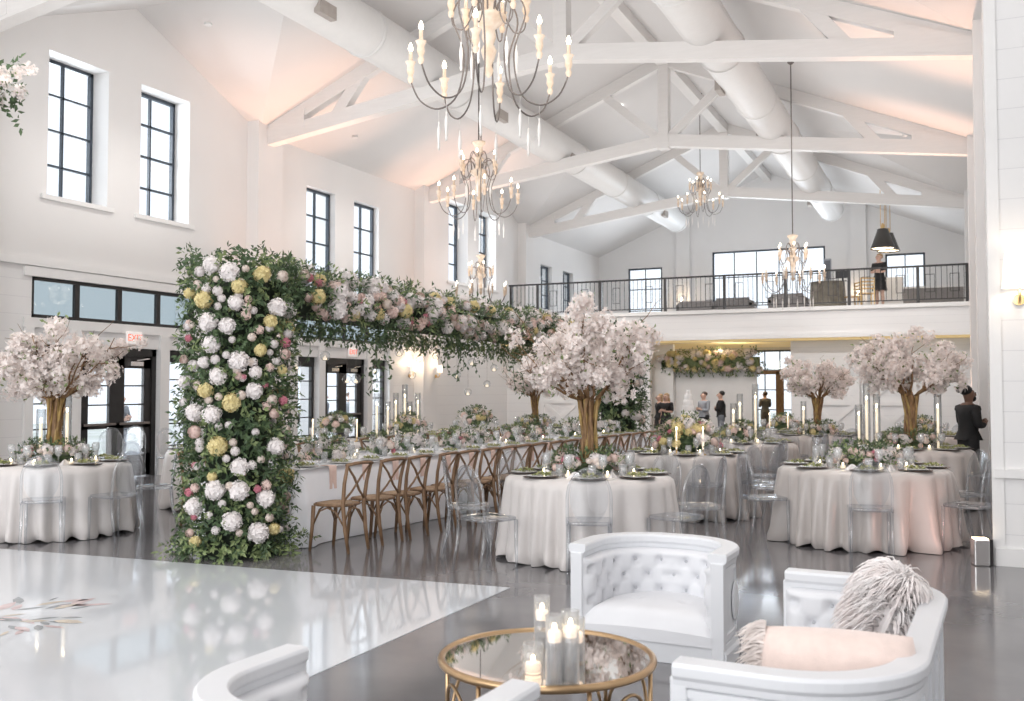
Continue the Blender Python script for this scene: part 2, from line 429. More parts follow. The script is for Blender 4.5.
def window_y(Y, x0, x1, z0, z1, cols, rows, fm='steel', gm='pane', fw=.07, mw=.04, extra=None):
    WN[0] += 1
    mb = MB()
    mb.span((x0, Y - .04, z0), (x0 + fw, Y + .04, z1)); mb.span((x1 - fw, Y - .04, z0), (x1, Y + .04, z1))
    mb.span((x0, Y - .04, z0), (x1, Y + .04, z0 + fw)); mb.span((x0, Y - .04, z1 - fw), (x1, Y + .04, z1))
    for i in range(1, cols): x = x0 + (x1 - x0) * i / cols; mb.span((x - mw / 2, Y - .03, z0), (x + mw / 2, Y + .03, z1))
    for i in range(1, rows): z = z0 + (z1 - z0) * i / rows; mb.span((x0, Y - .03, z - mw / 2), (x1, Y + .03, z + mw / 2))
    w = struct('window_%d' % WN[0], mb, fm)
    MB().span((x0 + .02, Y - .006, z0 + .02), (x1 - .02, Y + .006, z1 - .02)).ob('pane', gm, w)
    if extra: extra.ob('door_frame', 'oak', w)
for a, b in TALL: window_x(XL - .42, a, b, 4.80, 7.22, 2, 4)
for a, b in LOW: window_x(XL - .2, a, b, 3.8, 6.3, 2, 4)
for a, b in MEZW: window_x(XL - .2, a, b, 4.5, 6.1, 2, 3)
for a, b in TRANS: window_x(XL - .06, a, b, 2.76, 3.43, 4, 1, 'black', 'grey_pane', .06, .1)
for a, b in SIDE:
    window_x(XL - .15, a, b, .1, 2.2, 1, 5, 'black', 'pane', .09, .025)
mb = MB()
for a, b in SIDE: mb.span((XL - .2, a, 2.12), (XL - .1, b, 2.34)); mb.span((XL - .2, a, 0), (XL - .1, b, .3))
struct('trim_8', mb, 'black')
window_y(YW + .1, *FW[0], 2, 3); window_y(YW + .1, *FW[1], 5, 3); window_y(YW + .1, *FW[2], 2, 2); window_y(YW + .1, *FW[3], 2, 4)
ex = MB(); ex.span((-6.3, YW - .02, 0), (-6.0, YW + .06, 2.25)); ex.span((-7.3, YW - .02, 2.15), (-5, YW + .06, 2.3))
window_y(YW + .1, *FW[4], 4, 4, extra=ex)
# ---- glazed double doors
DN = [0]
def double_door(y0, y1):
    ym = (y0 + y1) / 2; X = XL - .12
    DN[0] += 1
    f = MB(); f.span((X - .06, y0, 0), (X + .06, y0 + .1, 2.34)); f.span((X - .06, y1 - .1, 0), (X + .06, y1, 2.34)); f.span((X - .06, y0, 2.2), (X + .06, y1, 2.34))
    d = struct('door_%d' % DN[0], f, 'black')
    for s, (a, b) in enumerate(((y0 + .1, ym), (ym, y1 - .1))):
        l = MB(); l.span((X - .03, a, .02), (X + .03, a + .17, 2.2)); l.span((X - .03, b - .17, .02), (X + .03, b, 2.2))
        l.span((X - .03, a, 1.98), (X + .03, b, 2.2)); l.span((X - .03, a, .02), (X + .03, b, .42))
        for z in (.95,): l.span((X - .03, a, z - .05), (X + .03, b, z + .05))
        for z in (1.32, 1.66): l.span((X - .02, a, z - .013), (X + .02, b, z + .013))
        lf = l.ob('door_leaf', 'black', d)
        MB().span((X - .006, a + .1, .3), (X + .006, b - .1, 2.05)).ob('pane', 'pane', lf)
        MB().span((X + .05, a + .05, .96), (X + .08, b - .05, 1.0)).span((X + .02, a + .07, .965), (X + .07, a + .11, .995)).span((X + .02, b - .11, .965), (X + .07, b - .07, .995)).ob('push_bar', 'chrome' if 0 else 'iron', lf)
        MB().span((X + .03, a + .25, 2.02), (X + .1, a + .55, 2.1)).beam((X + .08, a + .4, 2.12), (X + .08, b - .1, 2.16), .03, .02).ob('door_closer', 'chrome', lf)
for a, b in DOORS: double_door(a, b)
# barn doors under the balcony
def barn_door(x0, x1):
    DN[0] += 1
    mb = MB(); Y = 29.28
    mb.span((x0, Y - .03, .05), (x1, Y, 2.3))
    d = struct('door_%d' % DN[0], mb, 'board')
    br = MB(); w = .13
    br.span((x0, Y - .066, .05), (x0 + w, Y - .03, 2.3)); br.span((x1 - w, Y - .066, .05), (x1, Y - .03, 2.3))
    for z in (.05, 1.12, 2.17): br.span((x0 + .01, Y - .062, z), (x1 - .01, Y - .03, z + w))
    for z0, z1 in ((.1, 1.15), (1.2, 2.2)):
        br.beam((x0 + w, Y - .045, z0), (x1 - w, Y - .045, z1), .024, w, (0, 0, 1)); br.beam((x0 + w, Y - .041, z1), (x1 - w, Y - .041, z0), .024, w, (0, 0, 1))
    br.ob('door_brace', 'trim', d)
for x0, x1 in ((-12.3, -10.9), (-10.85, -9.45), (-3.9, -2.45), (-2.4, -.95)): barn_door(x0, x1)

# ---- trusses
def truss(Y, label):
    t = thing('roof_truss', label, 'truss', (XC, Y, 0), 0, 'white timber roof trusses')
    for s in (-1, 1):
        MB().beam((6.95 * s, 0, 6.92), (0, 0, 7.83), .24, .30).ob('bottom_chord', 'beam', t)
        MB().beam((6.95 * s, 0, 7.0), (0, 0, 9.88), .20, .30).ob('top_chord', 'beam', t)
        MB().beam((.1 * s, .0, 7.86), (1.65 * s, 0, 9.22), .16, .2).ob('diagonal_brace', 'beam', t)
        MB().beam((5.1 * s, 0, 7.12), (4.35 * s, 0, 8.05), .18, .24).ob('strut', 'beam', t)
    for s in (-1, 1):
        vs = [(s * x, y, z) for y in (-.13, .13) for x, z in ((6.95, 6.82), (5.75, 6.98), (5.75, 7.48), (6.95, 7.04))]
        MB().add(vs, [(0, 1, 2, 3), (7, 6, 5, 4), (0, 4, 5, 1), (1, 5, 6, 2), (2, 6, 7, 3), (3, 7, 4, 0)]).ob('gusset', 'beam', t)
    MB().span((-.13, -.135, 7.62), (.13, .135, 9.9)).ob('king_post', 'beam', t)
for y, n in ((9.6, 'nearest the camera'), (16.6, 'above the centre of the dance hall tables'), (23.6, 'just before the balcony'), (30.6, 'over the balcony')):
    truss(y, 'white painted timber scissor truss ' + n)
mb = MB(); mb.span((XC - .14, -6, RIDGE - .32), (XC + .14, YW, RIDGE - .02)); struct('trim_9', mb, 'beam')
# ---- ducts
for X, nm in ((-9.5, 'left'), (-3.88, 'right')):
    d = MB(); prof = []
    n = 28
    d.tube([(X, y, 7.98) for y in (-2, 10, 20, 28, 36)], .43, n)
    t = d.ob('air_duct', 'duct', None, True)
    tag(t, 'large round white air duct running under the %s roof slope' % nm, 'duct')
    for y in (4, 7.5, 11, 14.5, 18, 21.5, 25, 28.5, 32, 35.8):
        MB().tube([(X, y - .03, 7.98), (X, y + .03, 7.98)], .455, n).ob('joint_ring', 'duct', t, True)
    for y in (9, 12.8, 19.5, 24, 33):
        sx = 1 if X < XC else -1
        c = V((X + sx * .36, y, 7.98 - .26)); MB().box(c, (.12, .45, .22)).ob('vent_grille', 'vent', t)
# ---- small round lights in the ceiling
k = 0
for px, py in ((620, 107), (745, 91), (355, 137), (480, 153), (208, 24), (692, 66), (905, 135)):
    d = ray(px, py).normalized(); p = CAM.copy()
    for _ in range(4000):
        p = p + d * .02
        if p.z > roof_z(p.x) - .03: break
    k += 1
    t = MB().lathe([(.07, -.02), (.07, .02)], 16).ob('ceiling_light', 'fitting_and_fill_light' if k < 3 else 'duct', None, loc=p)
    tag(t, ['tiny lit round ceiling light left of the right duct', 'tiny lit round ceiling light just beside the right duct', 'tiny round ceiling fitting on the left slope above the first truss',
            'tiny round ceiling fitting right of the small left chandelier', 'tiny round ceiling fitting near the gable valley at upper left', 'tiny round ceiling fitting near the ridge by the king post',
            'tiny round ceiling fitting upper one on the right slope', 'tiny round ceiling fitting lower one on the right slope'][k - 1], 'ceiling light')

# ================================================================== HANGING LIGHTS
def chandelier_proto():
    t = thing('chandelier', '', 'chandelier')
    prof = [(.0, -.30), (.018, -.28), (.03, -.24), (.018, -.2), (.035, -.15), (.05, -.08), (.03, -.03), (.045, .02), (.04, .09), (.1, .15), (.115, .19), (.06, .22), (.04, .26),
            (.035, .33), (.06, .36), (.07, .39), (.03, .42), (.028, .47), (.055, .5), (.045, .56), (.06, .6), (.085, .63), (.085, .66), (.03, .68), (.0, .69)]
    MB().lathe(prof, 16).fat(1.25).ob('central_post', 'whitewash', t, True)
    def bez(pts, n=8):
        out = []; P = [V(p) for p in pts]
        for i in range(len(P) - 1):
            p0 = P[max(i - 1, 0)]; p1 = P[i]; p2 = P[i + 1]; p3 = P[min(i + 2, len(P) - 1)]
            for k in range(n):
                u = k / n
                out.append(.5 * ((2 * p1) + (p2 - p0) * u + (2 * p0 - 5 * p1 + 4 * p2 - p3) * u * u + (3 * p1 - p0 - 3 * p2 + p3) * u ** 3))
        out.append(P[-1]); return out
    a1 = MB().tube(bez([(.05, 0, .17), (.1, 0, .33), (.21, 0, .36), (.29, 0, .2), (.2, 0, -.1), (.25, 0, -.42), (.4, 0, -.53), (.55, 0, -.46), (.63, 0, -.3)], 5), .007, 6).mesh('arm', 'iron', True)
    a2 = MB().tube(bez([(.04, 0, .42), (.1, 0, .5), (.15, 0, .4), (.13, 0, .22), (.2, 0, .08), (.28, 0, .1), (.3, 0, .2)], 5), .006, 6).mesh('arm', 'iron', True)
    cup = MB().lathe([(0, -.32), (.014, -.31), (.02, -.28), (.012, -.26), (.024, -.22), (.02, -.18), (.03, -.15), (.034, -.145), (.012, -.14), (.012, -.06), (0, -.055)], 10).fat(1.3).mesh('candle_sleeve', 'whitewash', True)
    bulb = MB().lathe([(0, -.07), (.014, -.055), (.02, -.035), (.014, -.012), (.004, .01), (0, .012)], 10).mesh('bulb', 'bulb', True)
    drop = MB().tube([(0, 0, 0), (0, 0, -.1)], .002, 4).lathe([(0, -.1), (.008, -.11), (.005, -.13), (.013, -.16), (.016, -.2), (.008, -.29), (.012, -.31), (.006, -.33), (0, -.335)], 8).mesh('wooden_drop', 'bead', True)
    for ring, (n, r, dz, am, ph) in enumerate(((8, .63, 0, a1, .2), (6, .3, .48, a2, .5))):
        for k in range(n):
            a = ph + 2 * pi * k / n
            o = put('arm', am, t); o.rotation_euler = (0, 0, a)
            c = put('candle_sleeve', cup, t, (r * cos(a), r * sin(a), dz)); put('bulb', bulb, c, (0, 0, 0))
            rr = .4 if ring == 0 else .22
            put('wooden_drop', drop, t, (rr * cos(a), rr * sin(a), -.53 if ring == 0 else .08))
    return t
ch_l = ['large white chandelier with bare candle bulbs, nearest the camera at the top of the view', 'white candle chandelier hanging just below the largest one, in front of tall windows',
        'small distant white chandelier low behind the middle of the floral beam', 'white chandelier high at the ridge, hanging before the right air duct', 'white chandelier on a very long cord in front of the wide balcony window']
for i, (x, y, z, s) in enumerate(((-3.3, 6.8, 4.36, 1.0), (-6.8, 13.65, 4.86, 1.0), (-10.3, 20.8, 4.15, 1.0), (-6.45, 27.0, 7.05, 1.0), (-3.0, 20.6, 4.12, 1.0))):
    c = inst('chandelier', chandelier_proto, (x, y, z), .1 + .3 * i, ch_l[i], 'candle chandeliers')
    top = roof_z(x) - z - .02
    MB().tube([(0, 0, .68), (0, 0, top)], .012, 6).lathe([(.02, top - .06), (.07, top - .02), (.07, top)], 12).ob('chain', 'iron', c)
def pendant_proto():
    t = thing('pendant_lamp', '', 'lamp')
    s = MB().lathe([(.16, .58), (.17, .6), (.13, .62)], 24).lathe([(.37, 0), (.16, .58)], 24, cap=False).ob('lamp_shade', 'cone_dark', t, True)
    MB().lathe([(0, .06), (.34, .06), (.34, .04), (0, .04)], 24).ob('diffuser', 'glow', s)
    MB().lathe([(.05, .6), (.07, .68), (.03, .78), (0, .8)], 12).ob('brass_cap', 'brass', t, True)
    return t
for i, (px, py, Y) in enumerate(((883, 249, 31.5), (888.5, 251.5, 34.5))):
    p = at_y(px, py, Y)
    t = inst('pendant', pendant_proto, p, 0, ['dark cone pendant lamp hanging above the woman on the balcony', 'dark cone pendant lamp behind and lower than the first one on the balcony'][i], 'cone pendants over the balcony')
    top = roof_z(p.x) - p.z
    for s in (-.06, .06): MB().tube([(s, 0, .7), (s, 0, top)], .012, 6).ob('rod', 'brass', t)

# ================================================================== BALCONY
PX = [-13.2, -12.25, -10.1, -8.01, -6.2, -4.43, -2.67, -.87, .36]
t = thing('balcony_railing', 'dark metal railing with square pickets along the white balcony edge', 'railing', (0, YB + .1, 3.95))
MB().span((-13.28, -.03, 1.0), (.38, .03, 1.05)).ob('top_rail', 'black', t)
MB().span((-13.28, -.02, .09), (.38, .02, .12)).ob('bottom_rail', 'black', t)
for x in PX: MB().span((x - .04, -.04, 0), (x + .04, .04, 1.05)).ob('post', 'black', t)
bal = MB().span((-.008, -.008, .1), (.008, .008, 1.0)).mesh('picket', 'black')
n = 96
for k in range(n): put('picket', bal, t, (-13.2 + (k + .5) * 13.56 / n, 0, 0))
deco = MB()
for (x0, x1, z0, z1) in ((-.12, .12, .3, .8),): deco.span((x0, -.01, z0), (x0 + .015, .01, z1)).span((x1 - .015, -.01, z0), (x1, .01, z1)).span((x0, -.01, z0), (x1, .01, z0 + .015)).span((x0, -.01, z1 - .015), (x1, .01, z1))
deco = deco.mesh('picket_panel', 'black')
for a, b in zip(PX[1:], PX[2:]):
    for f in (.25, .75): put('picket_panel', deco, t, (a + (b - a) * f, 0, 0))
ZB = 3.925
def balcony_sofa(x0, x1, ztop, Y, label, d=.8):
    w = x1 - x0; h = ztop - ZB; t = thing('sofa', label, 'sofa', ((x0 + x1) / 2, Y, ZB), 0, 'grey tufted sofas on the balcony')
    b = MB()
    def f(u, v):
        x = (u - .5) * w; z = v * (h - .15) + .15
        return (x, -.02 - .025 * abs(sin(u * pi * 6 + (pi / 2 if int(v * 3) % 2 else 0))) * (.5 + .5 * sin(v * pi * 3)), z)
    b.grid(f, 37, 13); b.span((-w / 2, 0, .15), (w / 2, .16, h)); b.tube([(-w / 2, .05, h), (w / 2, .05, h)], .08, 10)
    b.ob('backrest', 'sofa_grey', t, True)
    MB().span((-w / 2, .1, .12), (w / 2, d, .42)).ob('seat', 'sofa_grey', t, bevel=.04)
    for s in (-1, 1):
        MB().span((s * w / 2 - .1, 0, .12), (s * w / 2 + .1, d, h * .8)).tube([(s * w / 2, 0, h * .8), (s * w / 2, d, h * .8)], .11, 10).ob('armrest', 'sofa_grey', t, True)
        MB().span((s * w / 2 - .06, .02, 0), (s * w / 2 + .06, .1, .14)).ob('leg', 'black', t)
for (a, b, y, Y, l) in ((679, 712, 304, 31.2, 'grey tufted sofa on the balcony, leftmost of three, behind the railing'), (716, 749, 300.5, 31.6, 'grey tufted sofa on the balcony directly below the wide window left half'),
                        (771, 803, 296.5, 31.0, 'grey tufted sofa on the balcony beside the draped table')):
    p, q = at_y(a, y, Y), at_y(b, y, Y); balcony_sofa(p.x, q.x, p.z, Y, l)
p, q = at_y(809, 283, 31), at_y(846, 283, 31)
h = p.z - ZB; r = (q.x - p.x) / 2
t = thing('draped_table', 'round table under an olive satin cloth swagged to the floor on the balcony', 'table', ((p.x + q.x) / 2, 31, ZB))
def swag(u, v):
    a = 2 * pi * u; k = r * (.93 + .07 * v + .035 * v * sin(9 * a) + .02 * v * sin(17 * a + 1)); return (k * cos(a), .62 * k * sin(a), h * (1 - v))
MB().grid(swag, 96, 8, wrap=True).lathe([(0, h), (r * .93, h)], 48, cap=False).ob('tablecloth', 'olive_cloth', t, True); t.children[0].scale = (1, 1, 1)
c = t.location
s = thing('table_sign', 'slim grey upright speaker standing on the olive balcony table', 'speaker', (c.x + .02, 31, ZB + h))
MB().span((-.12, -.1, 0), (.12, .1, .03)).ob('base', 'black', s); MB().span((-.1, -.07, .03), (.1, .07, .72)).ob('cabinet', 'cloth_grey', s, bevel=.02); MB().span((-.08, -.075, .1), (.08, -.07, .66)).ob('speaker_grille', 'cloth_slate', s)
s.name = 'column_speaker'
s = thing('monitor', 'small black screen on the right end of the olive balcony table', 'screen', (c.x + .45, 30.95, ZB + h))
MB().span((-.12, -.06, 0), (.12, .06, .02)).span((-.02, -.02, 0), (.02, .02, .12)).ob('stand', 'black', s); MB().span((-.2, -.02, .1), (.2, .02, .36)).ob('screen', 'lectern_black', s)
# counter at the balcony's right end
p = at_y(903, 287, 32)
t = thing('bar_counter', 'grey counter with a white cap at the right end of the balcony', 'counter', (0, 32, ZB))
MB().span((p.x, 0, 0), (.3, .5, p.z - ZB - .06)).ob('counter_body', 'sofa_grey', t); MB().span((p.x - .05, -.05, p.z - ZB - .06), (.34, .55, p.z - ZB)).ob('counter_top', 'trim', t)
MB().span((p.x - .5, 0, 0), (p.x, .5, p.z - ZB + .32)).ob('raised_end', 'trim', t)
def gold_chair():
    t = thing('folding_chair', '', 'chair')
    MB().span((-.2, -.2, .43), (.2, .2, .46)).ob('seat', 'brass', t)
    for x in (-.19, .19):
        MB().beam((x, -.2, 0), (x, -.2, .9), .03, .03).ob('back_post', 'brass', t); MB().beam((x, .2, 0), (x, .18, .44), .03, .03).ob('leg', 'brass', t)
    for z in (.58, .68, .78, .88): MB().span((-.2, -.215, z - .02), (.2, -.19, z + .02)).ob('back_slat', 'brass', t)
    return t
p = at_y(866, 300, 30); inst('gold_chair', gold_chair, (p.x, 30.0, ZB), .3, 'gold wooden slat-back chair beside the woman on the balcony', 'gold chairs on the balcony')
p = at_y(852, 300, 30.8); inst('gold_chair', gold_chair, (p.x, 30.9, ZB), 2.2, 'gold wooden slat-back chair half behind the draped balcony table', 'gold chairs on the balcony')

# ================================================================== SCONCES, SIGNS, UPLIGHTS
def sconce(p, nx, ny, label, big=False):
    """wall bracket, candle cup and a small white shade facing (nx, ny)"""
    a = atan2(ny, nx)
    t = thing('wall_sconce', label, 'wall lamp', p, a, 'wall sconces')
    MB().lathe([(0, 0), (.05, .002), (.05, .02), (0, .022)], 16).ob('wall_plate', 'brass', t); t.children[0].rotation_euler = (0, pi / 2, 0)
    MB().tube([(0, 0, 0), (.08, 0, -.03), (.13, 0, .0), (.13, 0, .1)], .012, 8).ob('bracket', 'brass', t, True)
    s = MB().lathe([(.085 if not big else .15, .1), (.06 if not big else .12, .3 if not big else .42)], 20, (.13 if not big else .17, 0, 0), cap=False).ob('lamp_shade', 'shade', t, True)
    MB().sphere((.13, 0, .2), .035, 10, 8).ob('bulb', 'glow', t, True)
sconce(V((XL + .02, 22.9, 1.95)), 1, 0, 'lit wall sconce on the left wall, nearer of the pair by the pilaster')
sconce(V((XL + .32, 23.85, 1.95)), 1, 0, 'lit wall sconce on the left pilaster beyond the patio doors')
sconce(V((-9.9, YW - .16, 4.95)), 0, -1, 'lit sconce on the far balcony wall left of the wide window')
sconce(V((-3.2, YW - .16, 4.95)), 0, -1, 'lit sconce on the far balcony wall behind the woman')
sconce(at_y(1019, 300, 9.97), 0, -1, 'white-shaded lamp on the board wall at the right edge', True)
def text_mesh(txt, size, mat):
    cu = bpy.data.curves.new('t', 'FONT'); cu.body = txt; cu.size = size; cu.align_x = 'CENTER'; cu.align_y = 'CENTER'; cu.extrude = .002
    o = bpy.data.objects.new('t', cu); COL.objects.link(o)
    me = bpy.data.meshes.new_from_object(o.evaluated_get(bpy.context.evaluated_depsgraph_get()))
    bpy.data.objects.remove(o); me.materials.clear(); me.materials.append(MATS[mat]); return me
def exit_sign(p, label):
    t = thing('exit_sign', label, 'sign', p, 0, 'exit signs over the patio doors')
    MB().span((0, -.17, -.11), (.05, .17, .11)).ob('sign_face', 'exit_face', t, bevel=.008)
    o = put('lettering', text_mesh('EXIT', .17, 'exit_red'), t, (.054, 0, 0)); o.rotation_euler = (pi / 2, 0, pi / 2)
exit_sign(V((XL + .04, 13.1, 2.52)), 'lit EXIT sign in red letters above the left patio doors')
exit_sign(V((XL + .04, 20.1, 2.5)), 'lit EXIT sign in red letters seen under the floral beam')
p = at_z(988, 562)
t = thing('uplight', 'small silver battery uplight on the floor by the board wall corner', 'floor light', (p.x - .06, p.y - .2, 0), .25)
MB().span((-.075, -.07, .0), (.06, .07, .24)).ob('housing', 'chrome', t, bevel=.012); MB().span((.06, -.07, 0), (.085, .07, .24)).ob('side_panel', 'black', t)
MB().span((-.065, -.06, .238), (.05, .06, .246)).ob('lens', 'glow', t)
for i, y in enumerate((16.6, 23.6)):
    t = thing('uplight', 'small dark uplight on the floor at the %s left pilaster' % ('nearer', 'farther')[i], 'floor light', (XL + .5, y, 0))
    MB().span((-.07, -.07, 0), (.07, .07, .22)).ob('housing', 'black', t, bevel=.01); MB().span((-.06, -.06, .218), (.06, .06, .226)).ob('lens', 'glow', t)

# ================================================================== PEOPLE
def skin_mesh(name, joints, edges, root, mat, sub=1):
    """one continuous surface grown along a jointed skeleton"""
    bm = bmesh.new(); lay = bm.verts.layers.skin.verify(); vs = {}
    for k, (p, r) in joints.items():
        v = bm.verts.new(p); v[lay].radius = (r, r) if not isinstance(r, tuple) else r; v[lay].use_root = (k == root); vs[k] = v
    for a, b in edges: bm.edges.new((vs[a], vs[b]))
    me = bpy.data.meshes.new(name); bm.to_mesh(me); bm.free()
    o = bpy.data.objects.new(name, me); COL.objects.link(o)
    m = o.modifiers.new('s', 'SKIN'); m.use_smooth_shade = True
    o.modifiers.new('d', 'SUBSURF').levels = sub; o.modifiers['d'].render_levels = sub
    me2 = bpy.data.meshes.new_from_object(o.evaluated_get(bpy.context.evaluated_depsgraph_get()))
    bpy.data.objects.remove(o); me2.materials.clear(); me2.materials.append(MATS[mat])
    me2.polygons.foreach_set('use_smooth', [True] * len(me2.polygons)); return me2
def person(label, loc, rz, h, skin='skin', hair='hair_black', style='short', top='cloth_black', bottom='cloth_black', arms='crossed', dress=False, head=0.0, group=None, beard=False):
    t = thing('person', label, 'person', loc, rz, group)
    J = {}; E = []
    def j(k, x, y, z, r): J[k] = (V((x * h, y * h, z * h)), r * h)
    def e(*ks):
        for a, b in zip(ks, ks[1:]): E.append((a, b))
    j('pel', 0, 0, .53, .078); j('waist', 0, 0, .61, .068); j('chest', 0, .005, .73, .082); j('up', 0, 0, .80, .06); j('neck', 0, .005, .845, .030)
    hx = .02 * sin(head); j('chin', hx, .018, .885, .046); j('skull', hx, .012, .93, .058); j('crown', hx, .004, .965, .045)
    e('pel', 'waist', 'chest', 'up', 'neck', 'chin', 'skull', 'crown')
    for s, S in ((-1, 'l'), (1, 'r')):
        j('hip' + S, s * .052, 0, .49, .055); j('thigh' + S, s * .055, .004, .40, .05); j('knee' + S, s * .056, .008, .285, .035); j('calf' + S, s * .057, -.008, .2, .034); j('ank' + S, s * .058, -.01, .05, .02); j('toe' + S, s * .065, .085, .018, .018)
        e('pel', 'hip' + S, 'thigh' + S, 'knee' + S, 'calf' + S, 'ank' + S, 'toe' + S)
        j('sh' + S, s * .105, 0, .80, .038)
        if arms == 'crossed': el, wr, hd = (s * .13, .035, .655), (s * .03, .105, .67 + .015 * s), (-s * .045, .11, .675 + .015 * s)
        elif arms == 'hold': el, wr, hd = (s * .13, .01, .65), (s * .065, .115, .66), (s * .03, .15, .68)
        else: el, wr, hd = (s * .135, -.005, .64), (s * .14, .03, .50), (s * .138, .04, .46)
        j('el' + S, *el, .027); j('wr' + S, *wr, .018); j('hand' + S, *hd, .02)
        e('up', 'sh' + S, 'el' + S, 'wr' + S, 'hand' + S)
        d = (V(hd) - V(wr)).normalized(); side = d.cross(V((0, 0, 1)));
        side = side.normalized() if side.length > .2 else V((0, 1, 0)); up = side.cross(d)
        for k, (o, L) in enumerate(((-.016, .038), (-.006, .045), (.005, .042), (.015, .034))):
            a = V(hd) + up * o + d * .012; b = a + d * L * .6; c = b + d * L * .3 - side * .012
            j('f%d' % k + S, *a, .0065); j('g%d' % k + S, *b, .006); j('k%d' % k + S, *c, .005); e('hand' + S, 'f%d' % k + S, 'g%d' % k + S, 'k%d' % k + S)
        a = V(wr) + (V(hd) - V(wr)) * .5 + up * .02; b = a + up * .018 + d * .012
        j('th' + S, *a, .007); j('tk' + S, *b, .006); e('hand' + S, 'th' + S, 'tk' + S)
    put('body', skin_mesh('body', J, E, 'pel', skin), t)
    def cloth(name, ks, ed, root, grow, mat):
        JJ = {k: (J[k][0], J[k][1] * grow + .006) for k in ks}
        return put(name, skin_mesh(name, JJ, ed, root, mat), t)
    J['collar'] = (V((0, .004 * h, .828 * h)), .036 * h)
    tk = ['waist', 'chest', 'up', 'pel'] + [a + S for S in 'lr' for a in ('sh', 'el')] + ([] if dress else ['wrl', 'wrr', 'collar'])
    te = [('pel', 'waist'), ('waist', 'chest'), ('chest', 'up')] + ([] if dress else [('up', 'collar')]) + [('up', 'sh' + S) for S in 'lr'] + [('sh' + S, 'el' + S) for S in 'lr'] + ([] if dress else [('el' + S, 'wr' + S) for S in 'lr'])
    cloth('dress_top' if dress else 'shirt', tk, te, 'waist', 1.2, top)
    if dress:
        MB().grid(lambda u, v: ((.088 + .05 * v + .006 * sin(u * 2 * pi * 8) * v) * h * cos(2 * pi * u), (.075 + .04 * v) * h * sin(2 * pi * u), (.60 - .27 * v) * h), 40, 8, wrap=True).ob('skirt', top, t, True)
    else:
        lk_ = ['pel'] + [a + S for S in 'lr' for a in ('hip', 'thigh', 'knee', 'calf', 'ank')]
        lk_.append('waist'); le = [('waist', 'pel')] + [('pel', 'hip' + S) for S in 'lr'] + [(a + S, b + S) for S in 'lr' for a, b in (('hip', 'thigh'), ('thigh', 'knee'), ('knee', 'calf'), ('calf', 'ank'))]
        cloth('trousers', lk_, le, 'pel', 1.16, bottom)
    for s in (-1, 1):
        MB().sphere((s * .058 * h, .035 * h, .022 * h), (.032 * h, .075 * h, .022 * h), 12, 6).ob('shoe', 'cloth_black', t, True)
        MB().sphere(((s * .02 + hx) * h, .064 * h, .934 * h), .0055 * h, 8, 6).ob('eye', 'eye', t, True)
        MB().sphere(((s * .058 + hx) * h, .008 * h, .928 * h), (.006 * h, .012 * h, .018 * h), 8, 6).ob('ear', skin, t, True)
    MB().sphere((hx * h, .072 * h, .918 * h), (.008 * h, .014 * h, .014 * h), 8, 6).ob('nose', skin, t, True)
    MB().sphere((hx * h, .062 * h, .896 * h), (.018 * h, .006 * h, .005 * h), 8, 6).ob('mouth', 'lip', t, True)
    hm = MB()
    def hf(d): return 1.0 + .04 * noise.noise(d * 6)
    if style in ('short', 'bun'):
        hm.sphere((hx * h, -.016 * h, .957 * h), (.056 * h, .054 * h, .046 * h), 16, 10, fn=hf)
        if style == 'bun': hm.sphere((hx * h, -.078 * h, .962 * h), .028 * h, 12, 8, fn=hf)
    if style == 'long':
        hm.sphere((hx * h, -.022 * h, .952 * h), (.059 * h, .054 * h, .052 * h), 16, 10, fn=hf)
        hm.sphere((hx * h, -.04 * h, .86 * h), (.064 * h, .030 * h, .11 * h), 16, 10, fn=hf)
    if style == 'updo':
        hm.sphere((hx * h, -.020 * h, .955 * h), (.057 * h, .054 * h, .048 * h), 16, 10, fn=hf); hm.sphere((hx * h, -.06 * h, .94 * h), .035 * h, 12, 8, fn=hf)
    hm.ob('hair', hair, t, True)
    if beard: MB().sphere((hx * h, .045 * h, .885 * h), (.04 * h, .03 * h, .03 * h), 12, 8, fn=hf).ob('beard', hair, t, True)
    return t
def stand(px, Y, z0=0): p = at_y(px, 388, Y); return (p.x, Y, z0)
person('bearded man in black with a hair bun standing by the right wall', (.17, 15.5, 0), -1.0, 1.66, 'skin_dark', 'hair_black', 'bun', 'cloth_black', 'cloth_black', 'hold', beard=True)
person('dark-haired man in black shirt with crossed arms near the cake', stand(721, 27.2), 1.75, 1.54, 'skin', 'hair_black', 'short', 'cloth_black', 'cloth_slate', 'crossed')
person('dark-haired man in grey shirt standing right behind the cake', stand(704, 27.4), 2.5, 1.52, 'skin', 'hair_brown', 'short', 'cloth_grey', 'cloth_black', 'hold')
person('blond woman in a black dress standing left of the cake', stand(666, 26), 2.9, 1.48, 'skin', 'hair_blond', 'long', 'cloth_black', arms='hold', dress=True)
person('long-haired woman half hidden behind the blond woman near the cake', stand(659.5, 26.7), 2.2, 1.46, 'skin', 'hair_blond', 'long', 'cloth_black', arms='down', dress=True)
person('man in slate clothes standing at the far glass door', stand(765, 34.5), .6, 1.5, 'skin', 'hair_brown', 'short', 'cloth_slate', 'cloth_slate', 'hold')
person('fair-haired woman in a short black dress with crossed arms on the balcony', stand(881, 30.2, ZB), 2.6, 1.64, 'skin', 'hair_blond', 'updo', 'cloth_black', arms='crossed', dress=True)
person('dark-haired person outside the left patio doors, seen through the glass', (-15.0, 14.25, 0), -1.4, 1.52, 'skin', 'hair_brown', 'long', 'cloth_slate', 'cloth_grey', 'crossed')
person('person outside the patio doors under the beam, left of the pair', (-15.2, 21.35, 0), -1.3, 1.5, 'skin', 'hair_black', 'short', 'cloth_slate', 'cloth_black', 'down')
